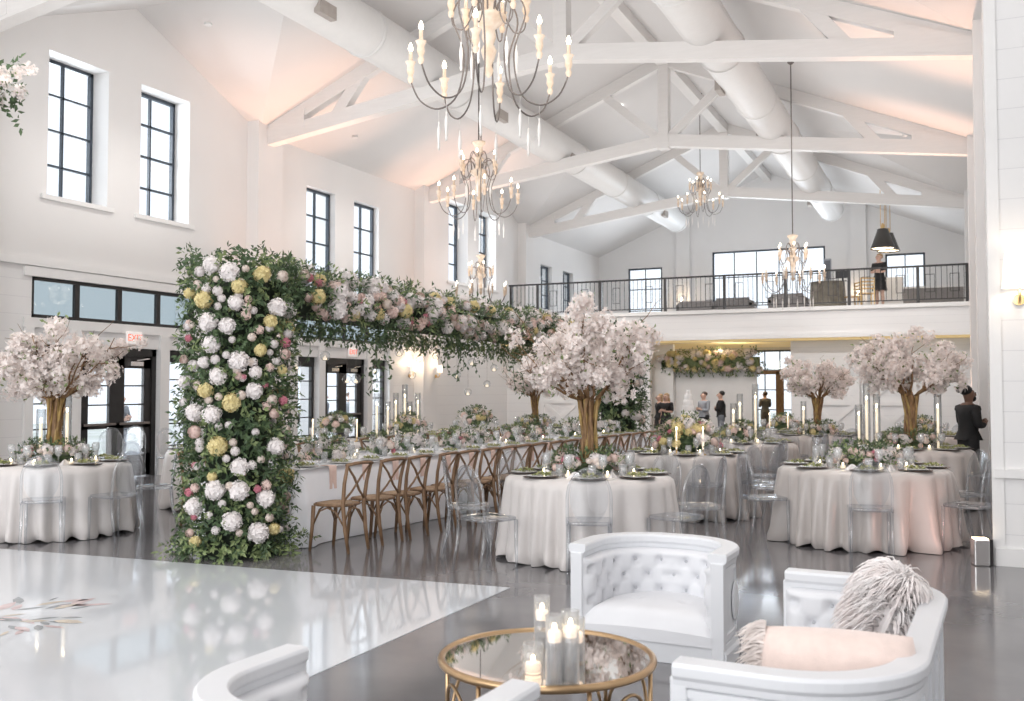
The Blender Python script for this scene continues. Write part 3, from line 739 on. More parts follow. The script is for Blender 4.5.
person('person outside the patio doors under the beam, right of the pair', (-15.2, 22.55, 0), -1.6, 1.5, 'skin', 'hair_brown', 'short', 'cloth_grey', 'cloth_black', 'down')

# ================================================================== FLOWERS
def rv(rg, k=1.0): return V((rg.uniform(-k, k), rg.uniform(-k, k), rg.uniform(-k, k)))
def fib(n):
    g = pi * (3 - sqrt(5))
    for i in range(n):
        z = 1 - 2 * (i + .5) / n; r = sqrt(1 - z * z); yield V((r * cos(g * i), r * sin(g * i), z))
def basis(n):
    n = n.normalized(); a = n.cross(V((0, 0, 1)))
    if a.length < .05: a = n.cross(V((1, 0, 0)))
    a.normalize(); return a, n.cross(a)
def floret(mb, c, n, r, rot, petals=4, cup=.25, mi=0):
    a, b = basis(n)
    for k in range(petals):
        t = rot + 2 * pi * k / petals; w = pi / petals * .85
        d0 = a * cos(t) + b * sin(t); d1 = a * cos(t - w) + b * sin(t - w); d2 = a * cos(t + w) + b * sin(t + w)
        mb.add([c, c + d1 * r * .65 + n * r * cup * .5, c + d0 * r + n * r * cup, c + d2 * r * .65 + n * r * cup * .5], [(0, 1, 2, 3)], mi)
def bloom_pom(seed):
    rg = random.Random(seed); mb = MB(); lump = lambda d: .80 + .13 * noise.noise(d * 1.7 + V((seed * 3.1, 0, 0)))
    mb.sphere((0, 0, 0), 1, 14, 10, fn=lump)
    for d in fib(105):
        k = lump(d) + rg.uniform(.0, .17); floret(mb, d * k, (d + rv(rg, .45)).normalized(), rg.uniform(.2, .3), rg.random() * 3, 4, .3)
    return mb
def bloom_rose(seed, open_=1.0):
    """a full rose: overlapping curved petals wrapped round a bud, edges lifted"""
    rg = random.Random(seed); mb = MB(); mb.sphere((0, 0, -.05), (.62, .62, .66), 12, 8)
    for (n, th, R0, hgt, w) in ((5, 1.45, .95, .85, .78), (5, 1.0, .92, .8, .8), (4, .62, .86, .6, .95), (3, .30, .80, .42, 1.2)):
        ph = rg.random() * 6.28
        for k in range(n):
            a0 = ph + 2 * pi * k / n + rg.uniform(-.12, .12)
            def f(u, v, a0=a0, th=th, R0=R0, hgt=hgt, w=w):
                t = th + hgt * (.5 - v) + .10 * (2 * u - 1) ** 2; a = a0 + (2 * u - 1) * w * (.6 + .4 * sin(pi * min(1, v + .25)))
                rr = R0 * (.88 + .16 * v ** 2)
                return (rr * sin(t) * cos(a), rr * sin(t) * sin(a), rr * cos(t) * .85)
            mb.grid(f, 6, 5)
    return mb
def bloom_carn(seed):
    rg = random.Random(seed); mb = MB(); mb.sphere((0, 0, -.1), .6, 8, 6)
    for d in fib(60):
        if d.z < -.35: continue
        floret(mb, d * (.72 + .2 * rg.random()), (d + V((rg.uniform(-.5, .5), rg.uniform(-.5, .5), rg.uniform(-.5, .5)))).normalized(), .34, rg.random() * 3, 3, .3)
    return mb
BL = {
    'white_hydrangea': [bloom_pom(1).mesh('white_hydrangea', 'petal_white'), bloom_pom(2).mesh('white_hydrangea', 'petal_white')],
    'yellow_hydrangea': [bloom_pom(3).mesh('yellow_hydrangea', 'petal_yellow')],
    'cream_rose': [bloom_rose(4).mesh('cream_rose', 'petal_cream', True), bloom_rose(5).mesh('cream_rose', 'petal_white', True)],
    'blush_rose': [bloom_rose(6).mesh('blush_rose', 'petal_blush', True)],
    'pink_carnation': [bloom_carn(7).mesh('pink_carnation', 'petal_pink')],
    'white_carnation': [bloom_carn(8).mesh('white_carnation', 'petal_white')],
    'blush_carnation': [bloom_carn(9).mesh('blush_carnation', 'petal_blush')],
    'yellow_carnation': [bloom_carn(10).mesh('yellow_carnation', 'petal_yellow')],
}
def bloom(kind, p, n, r, parent, rg):
    o = put(kind, rg.choice(BL[kind]), parent, p)
    q = V(n).to_track_quat('Z', 'Y'); o.rotation_mode = 'QUATERNION'
    from mathutils import Quaternion
    o.rotation_quaternion = q @ Quaternion((0, 0, 1), rg.random() * 6.28); o.scale = (r, r, r)
    return o
def leaf(mb, p, d, l, w, n, mi=0):
    s = d.cross(n)
    if s.length < 1e-4: s = d.cross(V((1, 0, .3)))
    s.normalize(); nn = s.cross(d)
    mb.add([p, p + d * (l * .5) + s * (w / 2) + nn * (l * .06), p + d * l - nn * (l * .08), p + d * (l * .5) - s * (w / 2) + nn * (l * .06)], [(0, 1, 2, 3)], mi)
def sprig(mb, p, n, L, nl, ll, rg, droop=.25, mi=0, stem=False):
    """a little stem with leaves on both sides"""
    d = (n + rv(rg, .75)).normalized(); q = V(p); st = L / nl; pts = [q.copy()]
    for k in range(nl):
        q = q + d * st; d = (d + V((0, 0, -droop * .35)) + rv(rg, .16)).normalized(); pts.append(q.copy())
        side = d.cross(rv(rg, 1)); 
        if side.length < .1: continue
        side.normalize(); sd = side if k % 2 else -side
        leaf(mb, q, (d * .55 + sd * .85 + rv(rg, .2)).normalized(), ll * rg.uniform(.7, 1.2), ll * rg.uniform(.36, .5), n, mi)
    leaf(mb, q, d, ll, ll * .42, n, mi)

# ------------------------------------------------------------------ the floral arch over the long table
AC0, AC1 = V((-6.45, 7.62, 0)), V((-5.98, 18.1, 0))       # front and rear column centres
AD = (AC1 - AC0).normalized(); AS = V((AD.y, -AD.x, 0))    # along the beam, sideways toward the aisle
arch = thing('floral_arch', 'tall green floral arch of two columns and a long beam over the long table', 'floral arch')
rg = random.Random(11)
def ring_fn(cx, cy, rad, z0, z1):
    def f():
        a = rg.random() * 2 * pi; z = z0 + (z1 - z0) * rg.random(); n = V((cos(a), sin(a), rg.uniform(-.1, .25)))
        k = rad * (.78 + .22 * rg.random()) * (1 + .06 * noise.noise(V((cos(a) * 1.5, sin(a) * 1.5, z * 1.7))))
        return V((cx + k * cos(a), cy + k * sin(a), z)), n.normalized()
    return f
def foliage(name, sampler, n, core, L=.17, nl=6, ll=.066, droop=.25, mats=('leaf', 'leaf_pale')):
    mb = MB()
    for i in range(n):
        p, nn = sampler(); sprig(mb, p, nn, L * rg.uniform(.6, 1.3), nl, ll, rg, droop, 0 if rg.random() < .75 else 1)
    o = mb.ob(name, list(mats), arch)
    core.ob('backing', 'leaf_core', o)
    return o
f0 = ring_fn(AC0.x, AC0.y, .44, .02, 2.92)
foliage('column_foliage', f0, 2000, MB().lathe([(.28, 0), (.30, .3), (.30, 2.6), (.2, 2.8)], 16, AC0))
def skirt():
    a = rg.random() * 6.28; k = .3 + .28 * rg.random(); return V((AC0.x + k * cos(a), AC0.y + k * sin(a), .02 + .16 * rg.random())), V((cos(a), sin(a), .1))
foliage('base_foliage', skirt, 120, MB().lathe([(.36, 0), (.3, .12)], 16, AC0), .2, 6, .06, .3, ('leaf_pale', 'leaf'))
f1 = ring_fn(AC1.x, AC1.y, .42, .1, 2.85)
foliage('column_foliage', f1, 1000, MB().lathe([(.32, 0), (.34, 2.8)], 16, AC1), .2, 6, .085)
BLEN = (AC1 - AC0).length
def beam_pt(s, a, k=1.0):
    """s along the beam, a around its section (0 = aisle side, pi/2 = up)"""
    w = .40 * (1 + .12 * noise.noise(V((s * .9, a, 3)))); h = .26 * (1 + .14 * noise.noise(V((s * .8, a, 9))))
    top = 2.58 - .017 * s if s > 1 else 2.56 + .14 * (1 - s)
    return AC0 + AD * s + AS * (w * k * cos(a)) + V((0, 0, top + h * k * sin(a))), (AS * cos(a) + V((0, 0, sin(a)))).normalized()
def fb():
    s = rg.random() ** .9 * BLEN; a = rg.uniform(-pi * .75, pi * 1.05); return beam_pt(s, a, .8 + .2 * rg.random())
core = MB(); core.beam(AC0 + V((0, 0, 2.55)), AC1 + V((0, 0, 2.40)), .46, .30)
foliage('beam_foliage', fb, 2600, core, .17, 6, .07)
# trailing vines under the beam
for (px, zlow, wdt) in ((296, 1.95, .10), (306, 1.9, .08), (326, 2.12, .1), (345, 2.1, .08), (362, 2.02, .14), (374, 1.72, .20), (381, 1.60, .20), (388, 1.80, .16), (400, 2.1, .1), (421, 2.05, .1),
                       (452, 1.82, .16), (459, 1.76, .16), (466, 1.9, .12), (478, 1.86, .12), (484, 1.95, .1), (492, 2.02, .1), (505, 1.9, .12), (511, 1.6, .14), (516, 1.5, .12), (520, 1.75, .1)):
    x, y = col_on_line(px, AC0.x + .3, AC0.y, AD.x / AD.y)
    mb = MB(); q = V((x, y, 2.4)); pts = [q.copy()]
    while q.z > zlow:
        q = q + V((rg.uniform(-.025, .025), rg.uniform(-.025, .025), -.035)); pts.append(q.copy())
        for _ in range(2 if wdt > .12 else 1):
            leaf(mb, q + rv(rg, wdt * .35), (rv(rg, 1) + V((0, 0, -.5))).normalized(), .075 * rg.uniform(.7, 1.15), .032, (rv(rg, 1) + AS).normalized())
    mb.tube(pts[::3] + [pts[-1]], .004, 4); mb.ob('trailing_vine', 'leaf', arch)
# blooms on the front column, read off where they stand
def on_col(zx, zy):
    px, py = 170 + zx / 2.19, 240 + zy / 2.19
    d = ray(px, py); dx, dy = d.x, d.y; ox, oy = -AC0.x, -AC0.y; rad = .49
    a = dx * dx + dy * dy; b = 2 * (ox * dx + oy * dy); c = ox * ox + oy * oy - rad * rad; D = max(0, b * b - 4 * a * c)
    t = (-b - sqrt(D)) / (2 * a); p = CAM + d * t; n = V((p.x - AC0.x, p.y - AC0.y, 0)).normalized()
    if D == 0: p = AC0 + n * rad + V((0, 0, p.z))
    n = (n * .6 + (CAM - p).normalized() * .5).normalized(); return p, n
CB = {'white_hydrangea': [(95, 55, 17), (132, 72, 20), (88, 180, 19), (127, 188, 17), (95, 228, 18), (150, 265, 21), (108, 298, 18), (182, 330, 17), (60, 378, 18), (97, 382, 19), (228, 148, 19), (225, 452, 18),
                          (152, 497, 18), (102, 547, 20), (150, 548, 20), (60, 582, 18), (137, 615, 20), (190, 640, 21), (205, 565, 18), (145, 138, 16), (43, 310, 15), (185, 290, 13), (80, 268, 12)],
      'yellow_hydrangea': [(198, 75, 18), (80, 132, 18), (152, 103, 16), (215, 178, 14), (195, 242, 13), (83, 330, 16), (135, 355, 19), (108, 452, 20), (222, 632, 12), (52, 118, 12), (238, 285, 11), (62, 660, 12), (96, 518, 10)],
      'cream_rose': [(108, 112, 12), (177, 213, 10), (103, 262, 11), (125, 252, 9), (167, 148, 11), (155, 340, 11), (110, 343, 9), (130, 405, 9), (110, 408, 9), (143, 462, 11), (125, 478, 9), (212, 607, 10), (132, 538, 10),
                     (68, 98, 10), (40, 355, 10), (72, 455, 10), (195, 480, 9), (48, 190, 10), (222, 228, 10), (60, 275, 13), (218, 350, 12), (250, 205, 12), (175, 268, 9), (90, 602, 9), (238, 80, 14), (72, 70, 12), (184, 420, 9), (65, 495, 9)],
      'blush_rose': [(62, 420, 15), (150, 298, 9), (42, 262, 11), (222, 380, 12), (52, 640, 10), (170, 130, 9), (244, 250, 13)],
      'pink_carnation': [(50, 552, 9), (245, 225, 11), (160, 300, 6), (240, 352, 10), (188, 545, 8), (62, 493, 7), (50, 215, 8), (205, 318, 6), (60, 605, 7)]}
for kind, L in CB.items():
    for (zx, zy, r) in L:
        p, n = on_col(zx, zy); bloom(kind, p + n * .065, n, r / 2.19 / 97.0, arch, rg)
for i in range(44):
    zx, zy = rg.uniform(45, 250), rg.uniform(60, 660)
    if zx > 225 and zy < 130: continue
    p, n = on_col(zx, zy); bloom(rg.choice(['cream_rose', 'cream_rose', 'white_carnation', 'blush_carnation', 'cream_rose']), p + n * .05, n, rg.uniform(.035, .05), arch, rg)
# blooms along the beam and on the rear column
cnt = {}
def beam_blooms(kind, N, r0, r1, a0, a1, s0=.5, s1=None, k=1.12):
    for i in range(N):
        s = s0 + ((s1 or BLEN - .6) - s0) * ((i + rg.random()) / N) ** 1.15; a = rg.uniform(a0, a1); p, n = beam_pt(s, a, k)
        bloom(kind, p, (n + V((.2, -.5, -.1))).normalized(), rg.uniform(r0, r1), arch, rg)
beam_blooms('white_hydrangea', 17, .10, .13, 1.0, 1.75, .7)
beam_blooms('white_hydrangea', 24, .085, .11, -.5, .9, .8)
beam_blooms('white_carnation', 60, .06, .085, -.75, 1.0, 1.0)
beam_blooms('blush_carnation', 42, .055, .08, -.75, .8, .8)
beam_blooms('cream_rose', 48, .048, .075, -.75, 1.1, .5)
beam_blooms('blush_rose', 44, .048, .07, -.75, .9, .5)
beam_blooms('yellow_hydrangea', 17, .07, .10, -.5, 1.2, .4)
beam_blooms('pink_carnation', 14, .035, .05, -.6, .6, .5, 4)
for i in range(26):
    a = rg.uniform(-2.6, .3); z = rg.uniform(.6, 2.6); n = V((cos(a), sin(a), .1))
    bloom(rg.choice(['white_hydrangea', 'white_hydrangea', 'cream_rose', 'blush_rose']), AC1 + V((.46 * cos(a), .46 * sin(a), z)), n, rg.uniform(.06, .11), arch, rg)
for kind, N in (('white_hydrangea', 14), ('yellow_hydrangea', 8), ('blush_rose', 16), ('blush_carnation', 14), ('white_carnation', 14)):   # the sides of the front column away from the dance floor
    for i in range(N):
        a = rg.uniform(.2, 3.0); z = rg.uniform(.2, 2.9); n = V((cos(a), sin(a), .1))
        bloom(kind, AC0 + V((.47 * cos(a), .47 * sin(a), z)), n, rg.uniform(.05, .09) if 'hyd' in kind else rg.uniform(.035, .055), arch, rg)
# tiny glass globes hanging from the beam on wires
def globe_proto():
    t = thing('glass_globe', '', 'candle globe')
    MB().sphere((0, 0, 0), .055, 14, 10).ob('globe', 'glass', t, True); MB().lathe([(0, -.045), (.022, -.04), (.022, -.02), (0, -.02)], 10).sphere((0, 0, -.01), (.006, .006, .014), 6, 5).ob('tealight', 'wax', t)
    MB().tube([(0, 0, .055), (0, 0, .5)], .0015, 4).ob('wire', 'iron', t); return t
GL = [(296, 365), (325, 356), (347, 379), (356, 379), (375, 369), (399, 352), (412, 375), (420, 359), (436, 356), (457, 375), (468, 392), (472, 362), (487, 384), (494, 368)]
for i, (px, py) in enumerate(GL):
    x, y = col_on_line(px, AC0.x + (.18 if i % 2 else -.1), AC0.y, AD.x / AD.y); z = CAM.z + (388 - py) / FPX * (y * cos(YAW) - x * sin(YAW))
    inst('globe', globe_proto, (x, y, z), 0, '%s clear glass globe from the front column, hanging under the floral beam' % ORD[i], 'glass globes under the floral beam')

# ------------------------------------------------------------------ blossom trees
def blossom_mesh(seed):
    rg = random.Random(seed); mb = MB()
    for i in range(72):
        d = rv(rg, 1)
        if d.length > 1 or d.length < .01: d = d.normalized() * rg.random()
        d = d * .8
        floret(mb, d, (d.normalized() * .8 + rv(rg, .7)).normalized(), rg.uniform(.16, .24), rg.random() * 3, 5, .3)
    for i in range(4): leaf(mb, rv(rg, .7), rv(rg, 1).normalized(), .4, .2, V((0, 0, 1)), 1)
    return mb.mesh('blossom_cluster', ['cherry', 'leaf_pale'])
CL = [blossom_mesh(20 + i) for i in range(5)]
def tree_proto(seed, n=99, wide=1.0):
    rg = random.Random(seed); t = thing('blossom_tree', '', 'tree')
    tr = MB(); ends = []
    for k in range(16):
        a = 2 * pi * k / 16; tw = rg.uniform(-1.4, 1.4); pts = []
        for i in range(9):
            u = i / 8; r = .078 + .015 * sin(u * 7 + k) - .018 * sin(u * pi) + .02 * max(0, u - .8) * 5
            pts.append(V((r * cos(a + tw * u), r * sin(a + tw * u), .74 * u)))
        tr.tube(pts, [.02 * (1 - .2 * i / 8) for i in range(9)], 6, mi=k % 2); ends.append((pts[-1], a + tw))
    tr.lathe([(.065, 0), (.055, .72)], 10); tr.ob('trunk', ['bark', 'bark_gold'], t, True)
    tips = []
    for k, (p, a) in enumerate(ends):
        b = MB(); a += rg.uniform(-.2, .2); R_ = wide * rg.uniform(.34, .68); zt = rg.uniform(1.0, 1.52); pts = []
        for i in range(8):
            u = i / 7; r = .07 + (R_ - .07) * u ** .95; pts.append(V((r * cos(a) + rg.uniform(-.02, .02), r * sin(a) + rg.uniform(-.02, .02), .72 + (zt - .72) * u ** 1.15)))
        b.tube(pts, [.017 * (1 - .75 * i / 7) for i in range(8)], 5)
        for m in range(5):
            i = rg.randint(2, 6); q = pts[i]; d = (V((cos(a + rg.uniform(-1.2, 1.2)), sin(a + rg.uniform(-1.2, 1.2)), rg.uniform(-.3, .7)))).normalized(); L = rg.uniform(.15, .34)
            tw = [q + d * (L * j / 4) + V((0, 0, .05 * (j / 4) ** 2)) + rv(rg, .012) for j in range(5)]
            b.tube(tw, [.006 - .001 * j for j in range(5)], 4); tips += [tw[2], tw[4]]
        tips += [pts[4], pts[5], pts[6], pts[7]]
        if k % 3 == 0:
            q = pts[-1]; d = V((cos(a), sin(a), 1.1)).normalized()
            b.tube([q + d * (.1 * j) + rv(rg, .03) for j in range(4)], [.004, .0035, .003, .002], 4)
        b.ob('branch', 'bark', t, True)
    for i in range(n):
        if i < len(tips) * .7 and rg.random() < .75: c = rg.choice(tips) + rv(rg, .06)
        else:
            a = rg.random() * 6.28; u = rg.random() ** .5; c = V((cos(a) * .66 * wide * u, sin(a) * .66 * wide * u, 1.16 + .36 * (1 - u * u) * rg.uniform(-.4, 1.2) + rg.uniform(-.26, .2)))
        r = rg.uniform(.10, .155); o = put('blossom_cluster', CL[i % 5], t, c); o.scale = (r * 1.15, r * 1.15, r); o.rotation_euler = (rg.random() * 6, rg.random() * 6, rg.random() * 6)
    return t

# ------------------------------------------------------------------ low arrangements
PAL = {'garden': ['white_carnation', 'cream_rose', 'cream_rose', 'blush_rose', 'pink_carnation', 'white_hydrangea'],
       'bright': ['yellow_hydrangea', 'pink_carnation', 'cream_rose', 'blush_rose', 'white_hydrangea', 'yellow_carnation', 'blush_carnation'],
       'pale': ['white_hydrangea', 'cream_rose', 'cream_rose', 'white_carnation'],
       'peach': ['blush_rose', 'cream_rose', 'blush_carnation', 'yellow_carnation', 'white_carnation']}
def arr_proto(seed, Rr, h, n, pal, ring=False, tall=False, size=.05):
    def make():
        rg = random.Random(seed); t = thing('flower_arrangement', '', 'flowers'); mb = MB()
        def surf():
            a = rg.random() * 6.28; e = rg.random() ** .7 * pi / 2
            if ring:
                k = Rr * (.72 + .28 * cos(e)); return V((k * cos(a), k * sin(a), h * (.25 + .75 * sin(e)))), V((cos(a) * cos(e), sin(a) * cos(e), sin(e)))
            return V((Rr * cos(e) * cos(a), Rr * cos(e) * sin(a), h * (.15 + .85 * sin(e)))), V((cos(a) * cos(e), sin(a) * cos(e), sin(e) + .1)).normalized()
        for i in range(int(n * 3.2)):
            p, nn = surf(); sprig(mb, p * .8, nn, .13 * (1.6 if tall and rg.random() < .3 else 1), 5, .05, rg, .1, 0 if rg.random() < .7 else 1)
        mb.sphere((0, 0, h * .35), (Rr * .7, Rr * .7, h * .35), 12, 6); mb.ob('foliage', ['leaf', 'leaf_pale'], t)
        for i in range(n):
            p, nn = surf(); k = rg.choice(PAL[pal]); r = size * rg.uniform(.75, 1.25) * (1.3 if 'hydrangea' in k else .6 if 'pink' in k else 1)
            bloom(k, p, nn, r, t, rg)
        return t
    return make
ARR = {'ring': arr_proto(31, .34, .17, 46, 'garden', True), 'ringp': arr_proto(32, .32, .16, 40, 'peach', True), 'big': arr_proto(33, .44, .40, 70, 'bright', False, True, .058),
       'mid': arr_proto(34, .30, .26, 34, 'peach'), 'low': arr_proto(35, .20, .15, 16, 'garden'), 'white': arr_proto(36, .17, .17, 11, 'pale'), 'small': arr_proto(37, .13, .15, 9, 'garden'),
       'garl': arr_proto(38, .27, .2, 24, 'peach')}
def arrangement(key, p, label, group=None, rz=0, sc=None): return inst('arr_' + key, ARR[key], p, rz, label, group, sc)

# ================================================================== TABLEWARE
TZ = .782
def mk(name, cat, mb, mats, smooth=True, child=None):
    def f():
        o = mb().ob(name, mats, None, smooth); tag(o, '', cat)
        if child: child(o)
        return o
    return f
W = {}
W['charger'] = mk('charger_plate', 'plate', lambda: MB().lathe([(0, 0), (.12, .002), (.165, .010), (.168, .013), (.16, .014), (.12, .008), (0, .007)], 28), 'charger')
W['plate'] = mk('dinner_plate', 'plate', lambda: MB().lathe([(0, 0), (.08, .001), (.132, .012), (.134, .015), (.085, .006), (0, .005)], 28), 'china')
def greens():
    rg = random.Random(5); mb = MB()
    for i in range(46):
        a = rg.random() * 6.28; k = .085 * rg.random() ** .6; leaf(mb, V((k * cos(a), k * sin(a), .006 + .03 * rg.random() * (1 - k / .1))), V((rg.uniform(-1, 1), rg.uniform(-1, 1), rg.uniform(.0, .7))).normalized(), .05, .026, V((0, 0, 1)))
    return mb
W['salad'] = mk('salad', 'food', greens, 'greens', False)
W['goblet'] = mk('wine_goblet', 'glass', lambda: MB().lathe([(0, 0), (.036, .002), (.036, .005), (.006, .012), (.005, .075), (.012, .09), (.034, .115), (.042, .15), (.040, .19), (.036, .215), (.035, .215), (.039, .19), (.04, .15), (.03, .115), (0, .098)], 18, cap=False), 'crystal')
W['tumbler'] = mk('water_tumbler', 'glass', lambda: MB().lathe([(0, 0), (.032, .001), (.037, .06), (.039, .12), (.037, .12), (.034, .06), (.029, .012), (0, .011)], 18, cap=False), 'crystal')
def napk():
    mb = MB()
    def f(u, v): w = .085 * (1 - .75 * v); return ((u - .5) * 2 * w, .02 * sin(u * pi * 3) * (1 - v) + .03 * (1 - v) * (1 - abs(2 * u - 1)),   .06 * v * (1 - .12 * abs(2 * u - 1)))
    mb.grid(f, 13, 7); mb.grid(lambda u, v: (lambda p: (p[0], -p[1] - .004, p[2]))(f(u, v)), 13, 7); return mb
W['napkin'] = mk('folded_napkin', 'napkin', napk, 'napkin')
def votive():
    t = thing('votive_candle', '', 'candle')
    MB().lathe([(0, 0), (.03, .001), (.036, .07), (.034, .07), (.028, .008), (0, .007)], 16, cap=False).ob('glass_cup', 'glass', t, True)
    MB().lathe([(0, .008), (.027, .008), (.03, .035), (0, .036)], 16).ob('candle', 'wax', t, True); MB().sphere((0, 0, .052), (.008, .008, .017), 8, 6).ob('flame', 'flame', t, True); return t
W['votive'] = votive
def drape_napkin():
    mb = MB()
    pr = [(-.12, .004), (-.03, .005), (0, .004), (.012, -.006), (.016, -.06), (.018, -.2), (.02, -.24)]
    for s in (0, 1):
        mb.grid(lambda u, v: ((u - .5) * (.12 + .01 * sin(v * 6)), -pr[min(6, int(v * 6 + .01))][0] - .003 * s - .004 * sin(u * 9), pr[min(6, int(v * 6 + .01))][1] + .002 * s), 9, 7)
    return mb
W['drape'] = mk('blush_napkin', 'napkin', drape_napkin, 'blush')
def tall_candle(h, r=.05):
    def make():
        t = thing('candle_cylinder', '', 'candle')
        MB().lathe([(0, 0), (r, 0), (r, h), (r - .004, h), (r - .005, .01), (0, .01)], 24, cap=False).ob('glass_cylinder', 'glass', t, True)
        MB().lathe([(0, .01), (.016, .01), (.016, h * .74), (0, h * .745)], 14).ob('candle', 'wax', t, True); MB().sphere((0, 0, h * .745 + .03), (.011, .011, .03), 8, 6).ob('flame', 'flame', t, True)
        return t
    return make
def taper():
    t = thing('taper_candle', '', 'candle')
    MB().lathe([(0, 0), (.04, 0), (.04, .012), (.012, .02), (.012, .06), (.016, .07), (0, .07)], 14).ob('candle_holder', 'brass', t, True)
    MB().lathe([(0, .06), (.011, .06), (.010, .30), (0, .305)], 10).ob('candle', 'wax', t, True); MB().sphere((0, 0, .33), (.008, .008, .024), 8, 6).ob('flame', 'flame', t, True); return t
W['taper'] = taper
for h in (45, 60, 75, 90): W['cyl%d' % h] = tall_candle(h / 100)
def ware(key, p, rz, label, group): return inst('w_' + key, W[key], p, rz, label, group)

# ================================================================== CHAIRS
def ghost_proto():
    t = thing('ghost_chair', '', 'chair')
    def seat(u, v):
        a = 2 * pi * u; e = 5.0; ca, sa = cos(a), sin(a); k = (abs(ca) ** e + abs(sa) ** e) ** (-1 / e)
        prof = [(.0, .452), (.17, .452), (.19, .456), (.20, .462), (.20, .482), (.192, .488), (.17, .480), (.0, .476)][round(v * 7)]
        w = prof[0] * k; y = w * sa; return (w * ca * (1 + .06 * (y / .2)), y, prof[1])
    MB().grid(seat, 40, 8, wrap=True).ob('seat', 'acrylic', t, True)
    b = MB()
    def back(u, v, off):
        a = 2 * pi * u; x = .163 * v * cos(a); z = .70 + .232 * v * sin(a); y = -.205 - .10 * (z - .47) + .5 * x * x + off; return (x, y, z)
    b.grid(lambda u, v: back(u, v, 0), 32, 5, wrap=True); b.grid(lambda u, v: back(u, v, -.008), 32, 5, wrap=True)
    bo = b.ob('backrest', 'acrylic', t, True)
    pts = []
    for i in range(29):
        u = i / 28
        if u < .22: x, z = -.185, .46 + .22 * u / .22
        elif u > .78: x, z = .185, .46 + .22 * (1 - u) / .22
        else: a = pi - pi * (u - .22) / .56; x, z = .185 * cos(a), .68 + .262 * sin(a)
        pts.append((x, -.2 - .10 * (z - .47) + .4 * x * x, z))
    MB().tube(pts, .0135, 8).ob('back_frame', 'acrylic', bo, True)
    for s in (-1, 1):
        MB().tube([(s * .178, .178, .46), (s * .178, .182, .25), (s * .180, .186, 0)], [.018, .016, .011], 8).ob('leg', 'acrylic', t, True)
        MB().tube([(s * .178, -.18, .46), (s * .180, -.20, .25), (s * .186, -.255, 0)], [.018, .016, .011], 8).ob('leg', 'acrylic', t, True)
    return t
def cross_proto():
    t = thing('crossback_chair', '', 'chair')
    def seat(u, v):
        a = 2 * pi * u; ca, sa = cos(a), sin(a); k = (abs(ca) ** 3.4 + abs(sa) ** 3.4) ** (-1 / 3.4)
        prof = [(.0, .445), (.18, .445), (.202, .452), (.205, .466), (.195, .474)][round(v * 4)]
        w = prof[0] * k; y = w * sa; return (w * ca * (1 + .10 * (y / .2)), y, prof[1])
    MB().grid(seat, 40, 5, wrap=True).ob('seat_frame', 'oak', t, True)
    MB().grid(lambda u, v: (lambda w, k: (w * cos(2 * pi * u) * k, w * sin(2 * pi * u) * k, .474 + .010 * (1 - v * v)))(.185 * v, (abs(cos(2 * pi * u)) ** 3.4 + abs(sin(2 * pi * u)) ** 3.4) ** (-1 / 3.4)), 40, 5, wrap=True).ob('seat', 'rush', t, True)
    for s in (-1, 1):
        MB().tube([(s * .165, -.255, 0), (s * .168, -.215, .22), (s * .172, -.19, .46), (s * .185, -.215, .68), (s * .195, -.262, .875)], [.016, .02, .021, .019, .017], 8).ob('rear_leg', 'oak', t, True)
        MB().tube([(s * .19, .20, 0), (s * .185, .175, .25), (s * .18, .165, .45)], [.016, .02, .021], 8).ob('front_leg', 'oak', t, True)
        MB().tube([(s * .178, -.196, .50), (s * .06, -.215, .60), (-s * .06, -.24, .74), (-s * .186, -.255, .85)], .016, 6, flat=.55).ob('cross_slat', 'oak', t, True)
        MB().tube([(s * .182, .17, .26), (s * .176, .09, .40), (s * .172, 0, .435), (s * .170, -.10, .40), (s * .169, -.2, .26)], .009, 6).ob('side_brace', 'oak', t, True)
    for y, z in ((.17, .26), (-.2, .26)):
        MB().tube([(-.175, y, z), (-.09, y * .96, .40), (0, y * .95, .435), (.09, y * .96, .40), (.175, y, z)], .009, 6).ob('cross_brace', 'oak', t, True)
    MB().tube([(-.205, -.258, .865), (-.1, -.29, .878), (0, -.30, .882), (.1, -.29, .878), (.205, -.258, .865)], .026, 8, flat=.65).ob('top_rail', 'oak', t, True)
    return t

# ================================================================== ROUND TABLES
def cloth_mesh(Rr, seed, nf=26, pool=.05, amp=.05):
    rg = random.Random(seed); ph = [rg.random() * 6.28 for _ in range(6)]; n = 210; rows = 22
    def f(u, v):
        a = 2 * pi * u
        if v < .25: k = Rr * (v / .25); return (k * cos(a), k * sin(a), TZ)
        t = (v - .25) / .75
        wob = .75 * (abs(sin(nf * .5 * a + ph[0] + 1.5 * sin(3 * a + ph[1]))) * 2 - 1.1) + .3 * sin((nf * .62 // 1) * a + ph[2]) + .25 * sin(9 * a + ph[3])
        g = max(0, t - .82) / .18
        r = Rr + .012 * min(1, t * 14) + (.055 + amp * wob) * t ** .8 * .9 + pool * g * (.5 + .6 * sin(13 * a + ph[4]) + .3 * sin(31 * a + ph[5]))
        r -= .05 * g * g
        z = TZ * (1 - t) - .004 if t > .02 else TZ - .006 * t / .02
        z = max(z, .006 + .035 * g * max(0, sin(17 * a + ph[1])))
        return (r * cos(a), r * sin(a), z)
    return MB().grid(f, n, rows, wrap=True)
CLOTHS = {}
POS = lambda phi: ['front', 'front right', 'right', 'back right', 'back', 'back left', 'left', 'front left'][int(((phi + 22.5) % 360) // 45)]
